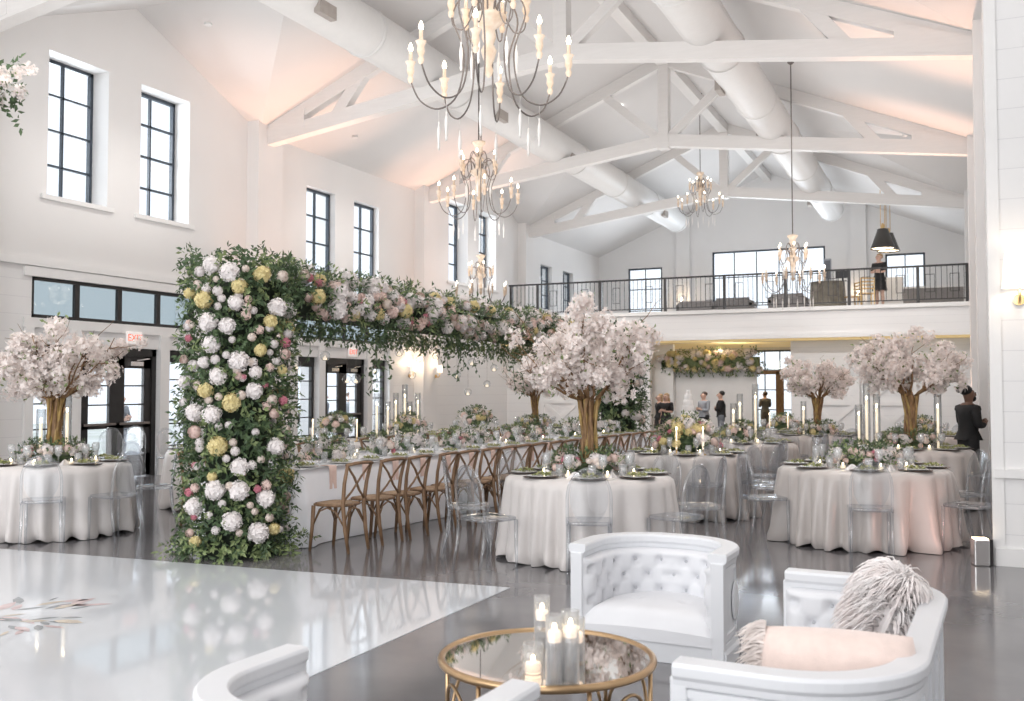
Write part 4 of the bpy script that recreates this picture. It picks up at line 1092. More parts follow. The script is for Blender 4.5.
def round_table(cpx, ny, Rr, cloth, desc, chairs, settings, seed, full=True):
    nr = at_z(cpx, ny, TZ); d = V((nr.x, nr.y, 0)).normalized(); c = V((nr.x, nr.y, 0)) + d * Rr
    t = thing('round_table', 'round table in %s cloth, %s' % ({'satin': 'shiny champagne satin', 'ivory': 'ivory linen'}[cloth], desc), 'table', c, 0, 'clothed round guest tables')
    key = (Rr, cloth, seed)
    if key not in CLOTHS: CLOTHS[key] = cloth_mesh(Rr, seed, amp=.115 if cloth == 'satin' else .085).mesh('tablecloth', cloth, True)
    put('tablecloth', CLOTHS[key], t)
    a0 = atan2(-c.y, -c.x)
    for phi in chairs:
        phi, out = phi if isinstance(phi, tuple) else (phi, 0)
        a = a0 + R(phi); k = Rr + .27 + out
        inst('ghost', ghost_proto, (c.x + k * cos(a), c.y + k * sin(a), 0), a + pi / 2, 'clear ghost chair, %s side of table %s' % (POS(phi), desc), 'clear ghost chairs')
    for i, phi in enumerate(settings):
        a = a0 + R(phi); cs, sn = cos(a), sin(a); w = lambda r, s=0: (c.x + r * cs - s * sn, c.y + r * sn + s * cs, TZ)
        rz = a + pi / 2; at = 'at the %s of table %s' % (POS(phi), desc)
        e = Rr - .17
        x, y, z = w(e)
        ware('charger', (x, y, z), rz, 'dark charger plate ' + at, 'charger plates'); ware('plate', (x, y, z + .012), rz, 'white dinner plate ' + at, 'dinner plates')
        ware('salad', (x, y, z + .018), rz, 'green salad ' + at, 'salads')
        ware('goblet', w(e - .22, .13), rz, 'stemmed wine goblet ' + at, 'wine goblets')
        if full:
            ware('tumbler', w(e - .21, .03), rz, 'clear water tumbler ' + at, 'water tumblers'); ware('napkin', w(e - .2, -.13), rz + .3, 'folded white napkin ' + at, 'folded napkins')
    return c, a0
EV = [0, 45, 90, 135, 180, 225, 270, 315]
desc = {'C': 'with the large blossom tree at centre', 'R': 'in front of the right board wall', 'L': 'with the leftmost blossom tree', 'B': 'with the tall pink and yellow flowers',
        'D': 'behind the pink and yellow flowers', 'F': 'with the right big blossom tree', 'E': 'with the small right blossom tree', 'G': 'with peach flowers before the far door',
        'H': 'nearest the bearded man', 'a': 'behind the front floral column', 'b': 'with peach flowers by the patio doors', 'c': 'behind the long table middle', 'd': 'behind the long table far half', 'e': 'with the small left blossom tree'}
TC = {}
TC['C'] = round_table(589, 482, .80, 'ivory', desc['C'], [0, 47, (-44, .22), 94, (-86, .1), 140, -140, 180], [0, 45, -45, 90, -90, 135, -135, 180], 1)
TC['R'] = round_table(863, 473, .86, 'satin', desc['R'], [3, 60, -60, 118, -118, 180], [3, 46, -46, 90, -90, 135, -135, 180], 2)
TC['L'] = round_table(54, 467.5, .80, 'ivory', desc['L'], [-5, 34, 84, -52, 138, 180, -110], [-12, 30, 76, -56, 120, 165, -100, -145], 3)
TC['B'] = round_table(686, 457, .80, 'satin', desc['B'], [12, 58, -40, 105, 150, -150, -95], EV, 4)
TC['D'] = round_table(742, 445, .80, 'satin', desc['D'], [20, 66, -25, 112, -70, 160], EV, 5, False)
TC['F'] = round_table(911, 451.5, .80, 'satin', desc['F'], [-35, 60, -80, -130], EV, 6, False)
TC['E'] = round_table(818, 437, .80, 'satin', desc['E'], [-22, 24, -70, -120], EV, 5, False)
TC['G'] = round_table(784, 432, .80, 'satin', desc['G'], [-60, -110], EV, 5, False)
TC['H'] = round_table(922, 437, .80, 'satin', desc['H'], [-8, 150], EV, 6, False)
TC['a'] = round_table(228, 452, .80, 'ivory', desc['a'], [110, 60, 180], EV, 3, False)
TC['b'] = round_table(338, 443.5, .80, 'ivory', desc['b'], [-75, 75], EV, 3, False)
TC['c'] = round_table(408, 437.5, .80, 'ivory', desc['c'], [-75, 75], EV, 1, False)
TC['d'] = round_table(476, 433, .80, 'ivory', desc['d'], [-75, 75], EV, 1, False)
TC['e'] = round_table(535, 428.5, .80, 'ivory', desc['e'], [-75, 75], EV, 1, False)
def tp(k, r, phi, z=0):
    c, a0 = TC[k]; a = a0 + R(phi); return (c.x + r * cos(a), c.y + r * sin(a), TZ + z)
for k, seed, sc, lab in (('C', 51, 1.0, 'large white blossom tree with gold-brown twisted trunk at centre'), ('F', 52, 1.02, 'big white blossom tree near the bearded man at right'),
                         ('E', 53, .90, 'small white blossom tree left of the big right-hand tree'), ('L', 54, .98, 'white blossom tree on the leftmost table before the patio doors'),
                         ('e', 51, .92, 'small blossom tree half hidden behind the large centre tree')):
    o = inst('tree%d' % seed, lambda s=seed: tree_proto(s), tp(k, 0, 0), .7 * seed, lab, 'blossom trees on tables', sc)
for k, key, lab in (('C', 'ring', 'ring of roses and greens around the trunk of the large centre blossom tree'), ('F', 'ring', 'roses and greens around the trunk of the big right blossom tree'),
                    ('E', 'ringp', 'roses and greens around the trunk of the small right blossom tree'), ('L', 'ring', 'roses and pink blooms around the leftmost blossom tree trunk'),
                    ('e', 'ringp', 'peach blooms around the trunk of the small hidden left blossom tree')):
    arrangement(key, tp(k, 0, 0), lab, 'flower rings around blossom trees', .4)
arrangement('big', tp('B', 0, 0), 'tall garden arrangement of pink, yellow and white flowers on the middle table', None, .3)
arrangement('ring', tp('R', .0, 0), 'low arrangement of white roses and greens on the front right table', 'low table flowers', 1.5)
arrangement('mid', tp('D', 0, 0), 'rounded arrangement of pale roses on the table behind the pink and yellow flowers', 'low table flowers', .2)
arrangement('mid', tp('G', 0, 0), 'rounded peach arrangement left of the small right blossom tree', 'low table flowers', 1.2)
arrangement('mid', tp('H', 0, 0), 'rounded arrangement just left of the bearded man', 'low table flowers', 2.2)
arrangement('mid', tp('b', 0, 0, .12), 'peach flower arrangement in front of the patio doors under the beam', 'low table flowers', .2, 1.0)
arrangement('mid', tp('c', 0, 0, .05), 'peach flower arrangement behind the middle of the long table', 'low table flowers', 1.7, 1.05)
arrangement('mid', tp('d', 0, 0, .12), 'peach flower arrangement behind the far half of the long table', 'low table flowers', 2.6, 1.1)
arrangement('low', tp('a', 0, 0), 'low flower arrangement half hidden behind the front floral column', 'low table flowers', .9)
for px, py, rz, lab in ((172, 486, -1.9, 'clear ghost chair beside the right patio side window, left of the front floral column'), (131, 480, -2.6, 'clear ghost chair in front of the left patio doors'),
                        (112, 485, -2.2, 'clear ghost chair before the patio doors, farther behind the leftmost table')):
    q = at_z(px, py); inst('ghost', ghost_proto, (q.x, q.y, 0), rz, lab, 'clear ghost chairs')
# candles on round tables
def pil(key, k, px, py_top, h, lab, grp='tall candles in glass cylinders', r=.35):
    """stand a glass cylinder on table k below image column px"""
    c, a0 = TC[k]; p = at_z(px, 440, TZ); t = tan(YAW - math.atan((px - 512) / FPX)); Y = c.y; 
    d = V((-t, 1, 0)).normalized(); s = V((c.x, c.y, 0)).dot(d); q = d * s
    off = q - V((c.x, c.y, 0))
    if off.length > .68: q = V((c.x, c.y, 0)) + off.normalized() * .68
    ware(key, (q.x, q.y, TZ), 0, lab, grp)
for i, (k, px, key) in enumerate((('F', 866, 'cyl90'), ('F', 876, 'cyl75'), ('F', 858, 'cyl60'), ('F', 937, 'cyl75'), ('D', 733, 'cyl60'), ('D', 739.5, 'cyl75'), ('D', 755, 'cyl90'),
                                  ('L', 42, 'cyl60'), ('L', 68, 'cyl75'), ('b', 377, 'cyl75'), ('c', 388, 'cyl60'), ('c', 396, 'cyl75'), ('c', 405, 'cyl90'), ('c', 410, 'cyl60'), ('c', 418, 'cyl75'), ('E', 803, 'cyl60'))):
    lab = ['tallest candle cylinder left of the big right blossom tree', 'middle candle cylinder beside the big right blossom tree', 'shortest candle cylinder left of the big right blossom tree', 'candle cylinder right of the big right blossom tree trunk',
           'leftmost of three candle cylinders beside the man in black shirt', 'middle of three candle cylinders beside the man in black shirt', 'rightmost tallest of three candle cylinders beside the man in black shirt',
           'candle cylinder left of the leftmost blossom tree trunk', 'candle cylinder right of the leftmost blossom tree trunk', 'wide candle cylinder before the right patio side window',
           'first candle cylinder from the left in the row behind the long table', 'second candle cylinder from the left in the row behind the long table', 'third, tallest candle cylinder in the row behind the long table',
           'fourth candle cylinder in the row behind the long table', 'fifth, last candle cylinder in the row behind the long table', 'candle cylinder left of the small right blossom tree trunk'][i]
    pil(key, k, px, 0, 0, lab)
for i, (k, r, phi) in enumerate((('B', .45, -15), ('B', .45, 28), ('G', .42, 10), ('G', .42, -40), ('b', .45, -60), ('b', .45, 40))):
    ware('taper', tp(k, r, phi), 0, ['ivory taper candle left front of the pink and yellow flowers', 'ivory taper candle right front of the pink and yellow flowers', 'taper candle right of the peach flowers by the far door', 'taper candle left of the peach flowers by the far door',
         'taper candle left of the peach flowers by the patio doors', 'taper candle right of the peach flowers by the patio doors'][i], 'taper candles')
for k in 'CRLBDF':
    for i, phi in enumerate((-25, 22, 68, -70) if k in 'CRLB' else (-20, 30)):
        ware('votive', tp(k, .46, phi), 0, 'lit votive, %s of centre, table %s' % (POS(phi) if k in 'CRLB' else ['left', 'right'][i], desc[k]), 'votive candles')

# ================================================================== THE LONG TABLE
LA = R(-4.85); L0 = V((-6.12, 8.14, 0)); LV = V((-sin(LA), cos(LA), 0)); LU = V((-cos(LA), -sin(LA), 0)); LW, LL = 1.35, 9.7
def lt(u, v, z=0): p = L0 + LU * u + LV * v; return (p.x, p.y, z)
t = thing('long_table', 'very long banquet table in white linen under the floral beam', 'table', lt(LW / 2, LL / 2), LA)
def linen():
    rad = .07; per = []; hw, hl = LW / 2, LL / 2; n = 26
    def seg(p, q, m): return [(p[0] + (q[0] - p[0]) * i / m, p[1] + (q[1] - p[1]) * i / m) for i in range(m)]
    c = [(hw - rad, -hl + rad, -90), (hw - rad, hl - rad, 0), (-hw + rad, hl - rad, 90), (-hw + rad, -hl + rad, 180)]; pts = []
    for i, (x, y, a) in enumerate(c):
        pts += [(x + rad * cos(R(a + 90 * k / 8)), y + rad * sin(R(a + 90 * k / 8)), cos(R(a + 90 * k / 8)), sin(R(a + 90 * k / 8)), 1) for k in range(9)]
        x2, y2, a2 = c[(i + 1) % 4]; p = (x + rad * cos(R(a + 90)), y + rad * sin(R(a + 90))); q = (x2 + rad * cos(R(a2)), y2 + rad * sin(R(a2)))
        m = 160 if i in (0, 2) else 24; nx, ny = cos(R(a + 90)), sin(R(a + 90))
        pts += [(p[0] + (q[0] - p[0]) * k / m, p[1] + (q[1] - p[1]) * k / m, nx, ny, max(0, 1 - min(k, m - k) / m * (hl * 2 if i in (0, 2) else LW) / .35)) for k in range(1, m)]
    N = len(pts); rows = 12; mb = MB(); vs = []; fs = []
    for j in range(rows):
        tt = j / (rows - 1)
        for k, (x, y, nx, ny, cn) in enumerate(pts):
            w = .012 * sin(k * .55) + .012 * sin(k * .23 + 2) + .035 * cn * sin(k * .9)
            o = .004 + tt ** .9 * (.05 + w + .10 * cn); vs.append((x + nx * o, y + ny * o, TZ * (1 - tt) + .006 * tt))
    for j in range(rows - 1):
        for k in range(N): fs.append((j * N + k, j * N + (k + 1) % N, (j + 1) * N + (k + 1) % N, (j + 1) * N + k))
    fs.append(tuple(range(N)))
    mb.add(vs, fs); return mb
linen().ob('tablecloth', 'linen', t, True)
PXS = [352, 387, 413, 442, 462, 484, 501, 516, 532, 549, 564, 579, 592, 604, 617, 629, 639, 648, 656]
for i, px in enumerate(PXS):
    x, y = col_on_line(px - 13 + 8 * i / 18, -5.66, 8.12, .084)
    inst('cross', cross_proto, (x + .0, y, 0), pi / 2 + LA + (.04 if i % 3 == 0 else -.03 if i % 3 == 1 else 0), 'wooden cross-back chair, %s from the floral column on the near side of the long table' % ORD[i], 'cross-back chairs along the long table')
NF = 14
for i in range(NF):
    p = lt(LW + .45, .5 + i * (LL - 1) / (NF - 1)); inst('cross', cross_proto, p, -pi / 2 + LA, 'wooden cross-back chair, %s from the front on the far side of the long table' % ORD[i], 'cross-back chairs along the long table')
NS = 17
for side in (0, 1):
    for i in range(NS):
        v = .35 + i * (LL - .7) / (NS - 1); rz = LA + (pi / 2 if side == 0 else -pi / 2); u = (lambda k: k if side == 0 else LW - k); nm = '%s setting from the front, %s side of the long table' % (ORD[i], ('near', 'far')[side])
        ware('plate', lt(u(.19), v, TZ + .002), rz, 'white dinner plate at ' + nm, 'long table plates'); ware('salad', lt(u(.19), v, TZ + .01), rz, 'green garnish at ' + nm, 'long table garnishes')
        ware('goblet', lt(u(.40), v - .12, TZ + .002), rz, 'wine goblet at ' + nm, 'long table goblets'); ware('tumbler', lt(u(.42), v + .0, TZ + .002), rz, 'water tumbler at ' + nm, 'long table tumblers')
        ware('napkin', lt(u(.36), v + .15, TZ + .002), rz + .4, 'folded white napkin at ' + nm, 'long table folded napkins')
        if side == 0: ware('drape', lt(.0, v + .19, TZ + .004), rz, 'blush napkin hanging off the edge at the %s near setting of the long table' % ORD[i], 'blush napkins on the long table')
for i in range(11):
    v = .45 + i * (LL - .9) / 10; key = ('white', 'low', 'small', 'white', 'low')[i % 5]
    arrangement(key, lt(LW / 2 + (.1 if i % 2 else -.08), v, TZ + .002), '%s flower arrangement from the front along the long table centre' % ORD[i], 'flowers along the long table', i * 1.1, 1.15)
for i in range(16):
    ware('votive', lt(LW / 2 + (.22 if i % 2 else -.22), .3 + i * .6, TZ + .002), 0, '%s lit votive from the front on the long table, %s row' % (ORD[i], ('near', 'far')[i % 2]), 'votive candles on the long table')
ware('taper', lt(.9, .25, TZ + .002), 0, 'taper candle on the long table end beside the floral column', 'taper candles')

# ================================================================== CAKE AND ITS BACKDROP
x, y, _ = stand(688, 26.3)
t = thing('cake_table', 'small round white table carrying the tall wedding cake', 'table', (x, y, 0))
cloth = cloth_mesh(.45, 9, 12, .01, .02); cloth.ob('tablecloth', 'ivory', t, True)
t = thing('wedding_cake', 'tall white five-tier wedding cake on a small table', 'cake', (x, y, TZ + .003))
z = 0
for i, (r, h) in enumerate(((.20, .18), (.165, .17), (.13, .16), (.095, .15), (.06, .12))):
    mb = MB().lathe([(r * .99, z), (r, z + .008), (r, z + h - .012), (r - .012, z + h), (0, z + h)], 28)
    for k in range(20): mb.sphere((r * cos(k * .314), r * sin(k * .314), z + .012), .014, 6, 4)
    mb.ob('cake_tier', 'icing', t, True); z += h
p, q = at_y(670, 380, 30.2), at_y(757, 380, 30.2)
t = thing('backdrop_panel', 'plain white backdrop panel behind the cake in the alcove', 'panel', ((p.x + q.x) / 2, 30.2, 0))
w = (q.x - p.x); MB().span((-w / 2, -.04, 0), (w / 2, .06, 2.2)).ob('panel', 'trim', t, bevel=.02); MB().span((-w / 2 - .02, -.06, 0), (w / 2 + .02, .08, .15)).ob('plinth', 'trim', t)
t = thing('flower_garland', 'yellow and white flower garland along the top of the backdrop panel', 'garland', ((p.x + q.x) / 2 - .05, 30.05, 2.2)); rg = random.Random(77)
mb = MB(); n = 260
for i in range(n):
    a = rg.random() * 6.28; sprig(mb, V((rg.uniform(-1, 1) * (w / 2 + .2), .2 * cos(a), .24 + .24 * sin(a))), V((.2, cos(a) - .2, sin(a))).normalized(), .2, 5, .09, rg, .3, i % 2)
mb.beam((-w / 2 - .15, 0, .22), (w / 2 + .15, 0, .22), .3, .3); mb.ob('foliage', ['leaf_pale', 'leaf'], t)
for i in range(84):
    a = rg.uniform(-.6, 3.6); pp = V((rg.uniform(-1, 1) * (w / 2 + .25), -.28 * abs(sin(a)) - .02, .25 + .27 * cos(a)))
    bloom(rg.choice(['yellow_hydrangea', 'white_carnation', 'cream_rose', 'yellow_carnation', 'white_hydrangea', 'blush_carnation']), pp, V((0, -1, .3 * cos(a))), rg.uniform(.07, .12), t, rg)

# ================================================================== DANCE FLOOR
p = V((-3.31, 4.3, 0)); 
t = thing('dance_floor', 'large glossy white dance floor with a faint floral print', 'dance floor')
q0, q1 = at_z(0, 549), at_z(510, 588)
d = (q0 - q1).normalized(); far = q1 + d * 9
mb = MB(); vs = [(q1.x, q1.y, .004), (far.x, far.y, .004), (far.x, 1.6, .004), (q1.x - .02, 1.6, .004)]
mb.add(vs, [(3, 2, 1, 0)]); mb.add([(v[0], v[1], 0) for v in vs] + vs, [(0, 1, 5, 4), (1, 2, 6, 5), (2, 3, 7, 6), (3, 0, 4, 7)]); mb.ob('floor_panel', 'dance', t)
c = at_z(-14, 617); rg = random.Random(8)
for nm, mat, N, seed in (('printed_leaves', 'print_grey', 26, 1), ('printed_petals', 'print_pink', 22, 2), ('printed_gold', 'print_gold', 8, 3)):
    mb = MB(); rg = random.Random(seed)
    for i in range(N):
        a = rg.random() * 6.28; k = rg.uniform(.1, .62); b = a + rg.uniform(-.8, .8); L = rg.uniform(.12, .3); wd = L * rg.uniform(.12, .28)
        o = V((c.x + k * cos(a), c.y + k * sin(a), .0055 + .0001 * seed)); dd = V((cos(b), sin(b), 0)); s = V((-sin(b), cos(b), 0))
        mb.add([o, o + dd * L * .3 + s * wd * .8, o + dd * L * .65 + s * wd * .8, o + dd * L, o + dd * L * .65 - s * wd * .5, o + dd * L * .3 - s * wd * .6], [(5, 4, 3, 2, 1, 0)])
    mb.ob(nm, mat, t)

# ================================================================== LOUNGE
def upath(Wd, D, rad, off, n=12, m=8):
    """plan curve of the back: from the left arm tip round to the right arm tip, offset outward by off; gives point and outward normal"""
    out = []; hw = Wd / 2
    for i in range(m): out.append((-hw, (D - rad) * i / m, -1, 0))
    for i in range(n): a = pi - (pi / 2) * i / n; out.append((-hw + rad + rad * cos(a), D - rad + rad * sin(a), cos(a), sin(a)))
    k = max(2, int((Wd - 2 * rad) / .08))
    for i in range(k): out.append((-hw + rad + (Wd - 2 * rad) * i / k, D, 0, 1))
    for i in range(n): a = pi / 2 - (pi / 2) * i / n; out.append((hw - rad + rad * cos(a), D - rad + rad * sin(a), cos(a), sin(a)))
    for i in range(m + 1): out.append((hw, (D - rad) * (1 - i / m), 1, 0))
    return [(x + nx * off, y + ny * off, nx, ny) for x, y, nx, ny in out]
def usweep(mb, Wd, D, rad, sec, mi=0):
    """sweep a closed section [(offset, z)] along the U"""
    P = upath(Wd, D, rad, 0); n = len(sec); vs = []; fs = []
    for (x, y, nx, ny) in P:
        for (o, z) in sec: vs.append((x + nx * o, y + ny * o, z))
    for i in range(len(P) - 1):
        for k in range(n): fs.append((i * n + k, i * n + (k + 1) % n, (i + 1) * n + (k + 1) % n, (i + 1) * n + k))
    fs += [tuple(range(n - 1, -1, -1)), tuple((len(P) - 1) * n + k for k in range(n))]
    return mb.add(vs, fs, mi)
def loveseat(label, loc, rz, Wd, D, rad, h=.66, tuft=True):
    t = thing('loveseat', label, 'sofa', loc, rz, 'white lounge seats')
    usweep(MB(), Wd, D, rad, [(0, .13), (0, h - .05), (-.055, h - .05), (-.055, .13)]).ob('frame', 'paint_white', t, bevel=.004)
    usweep(MB(), Wd, D, rad, [(.016, h - .085), (.020, h - .06), (.032, h - .045), (.034, h - .012), (.024, h), (-.072, h), (-.080, h - .012), (-.078, h - .045), (-.064, h - .06), (-.06, h - .085)]).ob('top_rail', 'paint_white', t, bevel=.003)
    usweep(MB(), Wd, D, rad, [(.028, .0), (.03, .085), (.018, .105), (.012, .135), (-.05, .135), (-.05, 0)]).span((-Wd / 2 + .02, .0, .0), (Wd / 2 - .02, .05, .12)).ob('plinth', 'paint_white', t, bevel=.004)
    pn = MB(); P = upath(Wd, D, rad, .0); acc = 0; last = None; L = [0]
    for a, b in zip(P, P[1:]): L.append(L[-1] + hypot(b[0] - a[0], b[1] - a[1]))
    for z0, z1 in ((.15, .185), (h - .125, h - .09)): usweep(pn, Wd, D, rad, [(.001, z0), (.012, z0 + .004), (.012, z1 - .004), (.001, z1)])
    npan = max(5, round(L[-1] / .36))
    def on(l):
        for i in range(len(L) - 1):
            if L[i] <= l <= L[i + 1] + 1e-9: u = (l - L[i]) / (L[i + 1] - L[i]); a, b = P[i], P[i + 1]; return [a[k] + (b[k] - a[k]) * u for k in range(4)]
    for i in range(npan + 1):
        x, y, nx, ny = on(L[-1] * min(max(i / npan, .03), .97)); pn.box((x + nx * .006, y + ny * .006, h / 2 + .03), (.045, .013, h - .3), atan2(ny, nx) + pi / 2)
    pn.ob('panel_moulding', 'paint_white', t)
    for s in (-1, 1):
        po = MB().span((s * Wd / 2 - .06 if s > 0 else -Wd / 2 - .017, -.012, .0), (s * Wd / 2 + .017 if s > 0 else -Wd / 2 + .06, .05, h - .052)); po.ob('arm_post', 'paint_white', t, bevel=.006)
        MB().sphere((s * (Wd / 2 + .008), .30 if D > .5 else .2, h * .52), (.012, .075, .12), 24, 12).ob('oval_medallion', 'paint_white', t, True)
    # padded inner back with diamond tufting
    I = upath(Wd, D, rad, -.055, 24, 18); nu = len(I); Li = [0]
    for a, b in zip(I, I[1:]): Li.append(Li[-1] + hypot(b[0] - a[0], b[1] - a[1]))
    rows, cw = 3, .19; ncol = max(5, round((Li[-1] - .1) / cw)); cw = (Li[-1] - .1) / ncol; z0, z1 = .24, h - .085; rh = (z1 - z0) / (rows + .6)
    btn = [(.05 + cw * (c + (.5 if r % 2 else 0)), z0 + rh * (r + .8)) for r in range(rows) for c in range(ncol + (0 if r % 2 else 1))]
    mb = MB(); vs = []; nv = 30
    for j in range(nv):
        v = j / (nv - 1); z = z0 - .04 + (z1 - z0 + .04) * v
        for i in range(nu):
            x, y, nx, ny = I[i]; l = Li[i]; e = min(1, min(l, Li[-1] - l) / .05, (z1 - z) / .03 + .001); e = max(0, e) ** .5
            dep = .062 * e
            if tuft:
                dmin = min(((l - bl) ** 2 + (z - bz) ** 2) for bl, bz in btn) ** .5; dep -= .042 * math.exp(-(dmin / .026) ** 2)
                # pleats along the diagonals
                pu = (l - .05) / cw; pv = (z - z0 - rh * .8) / rh; dd = min(abs(((pu + pv / 2) % 1) - .0), 1 - ((pu + pv / 2) % 1), abs(((pu - pv / 2) % 1)), 1 - ((pu - pv / 2) % 1)); dep -= .010 * math.exp(-(dd / .06) ** 2) * (1 if z < z0 + rh * (rows + .1) else 0)
            vs.append((x - nx * dep, y - ny * dep, z))
    fs = [(j * nu + i, j * nu + i + 1, (j + 1) * nu + i + 1, (j + 1) * nu + i) for j in range(nv - 1) for i in range(nu - 1)]
    mb.add(vs, fs); bc = mb.ob('back_cushion', 'leather', t, True)
    if tuft:
        for bl, bz in btn:
            i = min(range(nu), key=lambda k: abs(Li[k] - bl)); x, y, nx, ny = I[i]
            if .06 < bl < Li[-1] - .06: MB().sphere((x - nx * .022, y - ny * .022, bz), (.011, .011, .011), 8, 6).ob('button', 'button', bc, True)
    # seat cushion following the curve
    hw = Wd / 2 - .052; dd = D - .06; rr = max(.05, rad - .05); mb = MB(); nu, nv = 41, 25; vs = []
    sz = .29
    for j in range(nv):
        y = -.016 + (dd + .016) * j / (nv - 1)
        wy = hw if y < dd - rr else hw - rr + sqrt(max(0, rr * rr - (y - dd + rr) ** 2))
        for i in range(nu):
            u = -1 + 2 * i / (nu - 1); ed = min((1 - abs(u)) * wy, j / (nv - 1) * dd) ; k = 1 - math.exp(-max(0, ed) / .035)
            z = sz - .11 * (1 - k) + .015 * (1 - u * u) - (.02 * math.exp(-(((y - dd * .5) / .03) ** 2 + ((abs(u) * wy - .16) / .03) ** 2)))
            vs.append((u * wy, y, z))
    mb.add(vs, [(j * nu + i, j * nu + i + 1, (j + 1) * nu + i + 1, (j + 1) * nu + i) for j in range(nv - 1) for i in range(nu - 1)])
    mb.add([vs[i] for i in range(nu)] + [(v[0], v[1], .12) for v in vs[:nu]], [(i + nu, i + 1 + nu, i + 1, i) for i in range(nu - 1)])
    mb.ob('seat_cushion', 'leather', t, True)
    return t
loveseat('white tufted barrel loveseat facing the camera behind the round gold table', (-1.70, 5.64, 0), R(-2), .92, .66, .40)
loveseat('long white sofa at lower right holding the fluffy pillows, seen from its end', (-.87, 4.37, 0), R(-92.6), 1.97, .77, .44)
loveseat('white loveseat cut off at the bottom edge, only its two arm tips showing', (-1.775, 2.98, 0), R(180) + R(-3), 1.0, .66, .36)
# coffee table
ct = at_z(547, 655, .45); ct.z = 0
t = thing('coffee_table', 'round gold-rimmed coffee table with a mirrored top', 'table', ct)
Rr = .462
MB().tube([(Rr * cos(a), Rr * sin(a), .44) for a in [2 * pi * k / 64 for k in range(64)]], .017, 10, True).ob('rim', 'gold', t, True)
MB().lathe([(0, .432), (Rr, .432), (Rr, .446), (0, .446)], 64).ob('table_top', 'mirror', t)
MB().tube([(Rr * .9 * cos(a), Rr * .9 * sin(a), .05) for a in [2 * pi * k / 64 for k in range(64)]], .010, 8, True).ob('lower_ring', 'gold', t, True)
for k in range(6):
    a = 2 * pi * k / 6 + .25; b = a + 2 * pi / 6
    MB().tube([(Rr * .97 * cos(a), Rr * .97 * sin(a), .43), (Rr * .97 * cos(a), Rr * .97 * sin(a), 0)], .010, 8).ob('leg', 'gold', t, True)
    pts = []
    for i in range(13):
        u = i / 12; an = a + (b - a) * u; rr = Rr * (.95 - .02 * sin(pi * u)); pts.append((rr * cos(an), rr * sin(an), .06 + .30 * sin(pi * u) ** .6 if 0 < u < 1 else .06))
    MB().tube(pts, .008, 8).ob('arch_brace', 'gold', t, True)
def cyl_candle(p, h, r, label):
    t = thing('floating_candle', label, 'candle', p, 0, 'floating candles on the coffee table')
    MB().lathe([(0, 0), (r, 0), (r, h), (r - .003, h), (r - .004, .012), (0, .012)], 28, cap=False).ob('glass_cylinder', 'crystal', t, True)
    wl = h - .085
    if wl > .07: MB().lathe([(0, .013), (r - .005, .013), (r - .005, wl), (0, wl)], 24).ob('water', 'water', t, True)
    else: wl = .022
    MB().lathe([(0, wl - .02), (r * .74, wl - .02), (r * .84, wl + .012), (r * .7, wl + .022), (0, wl + .02)], 20).ob('candle', 'wax_lit', t, True)
    MB().sphere((0, 0, wl + .036), (.010, .010, .018), 8, 6).ob('flame', 'flame', t, True)
for (px, py, h, r, lab) in ((542, 650, .24, .036, 'tall glass cylinder with floating candle, rearmost of the coffee table group'), (554.5, 685, .275, .036, 'tall glass cylinder with floating candle, front middle of the coffee table group'),
                            (570.5, 684, .29, .035, 'tallest glass cylinder with floating candle, front right of the coffee table group'), (533, 673, .12, .043, 'short wide candle glass at the left of the coffee table group'),
                            (577, 662, .19, .034, 'medium candle glass at the far right of the coffee table group')):
    cyl_candle(at_z(px, py, .4475), h, r, lab)
# pillows
def pillow(mb, w, h, d, nu=28, nv=20):
    def f(u, v):
        a, b = 2 * u - 1, 2 * v - 1; t = max(0, (1 - abs(a) ** 2.7)) ** .55 * max(0, (1 - abs(b) ** 2.7)) ** .55; return a, b, t
    for s in (1, -1):
        mb.grid(lambda u, v: (lambda q: (q[0] * w / 2 * (1 - .06 * q[1] ** 2), s * d / 2 * q[2] * (1 + .05 * noise.noise(V((q[0] * 3, q[1] * 3, s)))), q[1] * h / 2 * (1 - .06 * q[0] ** 2)))(f(u, v)), nu, nv)
    return mb
t = thing('fur_pillow', 'long blush fur pillow with a feathery left end leaning inside the near sofa arm', 'pillow', (-.41, 3.78, .55), R(4))
t.rotation_euler = (R(-14), R(0), R(6))
pillow(MB(), .56, .36, .25).ob('pillow_body', 'fur', t, True)
rg = random.Random(3)
for s in (-1,):
    mb = MB()
    for i in range(340):
        z = rg.uniform(-.17, .19); p = V((s * .255, rg.uniform(-.03, .03), z)); q = V(p); d = V((s * .8, rg.uniform(-.5, .5), rg.uniform(-.5, .3))).normalized(); L = rg.uniform(.06, .13); pts = []
        for k in range(4): pts.append(q.copy()); q = q + d * (L / 3); d = (d + V((0, 0, -.35))).normalized()
        mb.tube(pts, [.004, .0035, .003, .001], 3)
    mb.ob('fringe', 'fringe', t)
t = thing('shaggy_pillow', 'square white shaggy pillow with long strands against the sofa back', 'pillow', (-.32, 4.95, .55))
t.rotation_euler = (R(-22), 0, R(-80))
pillow(MB(), .34, .33, .13).ob('pillow_body', 'shag', t, True)
mb = MB()
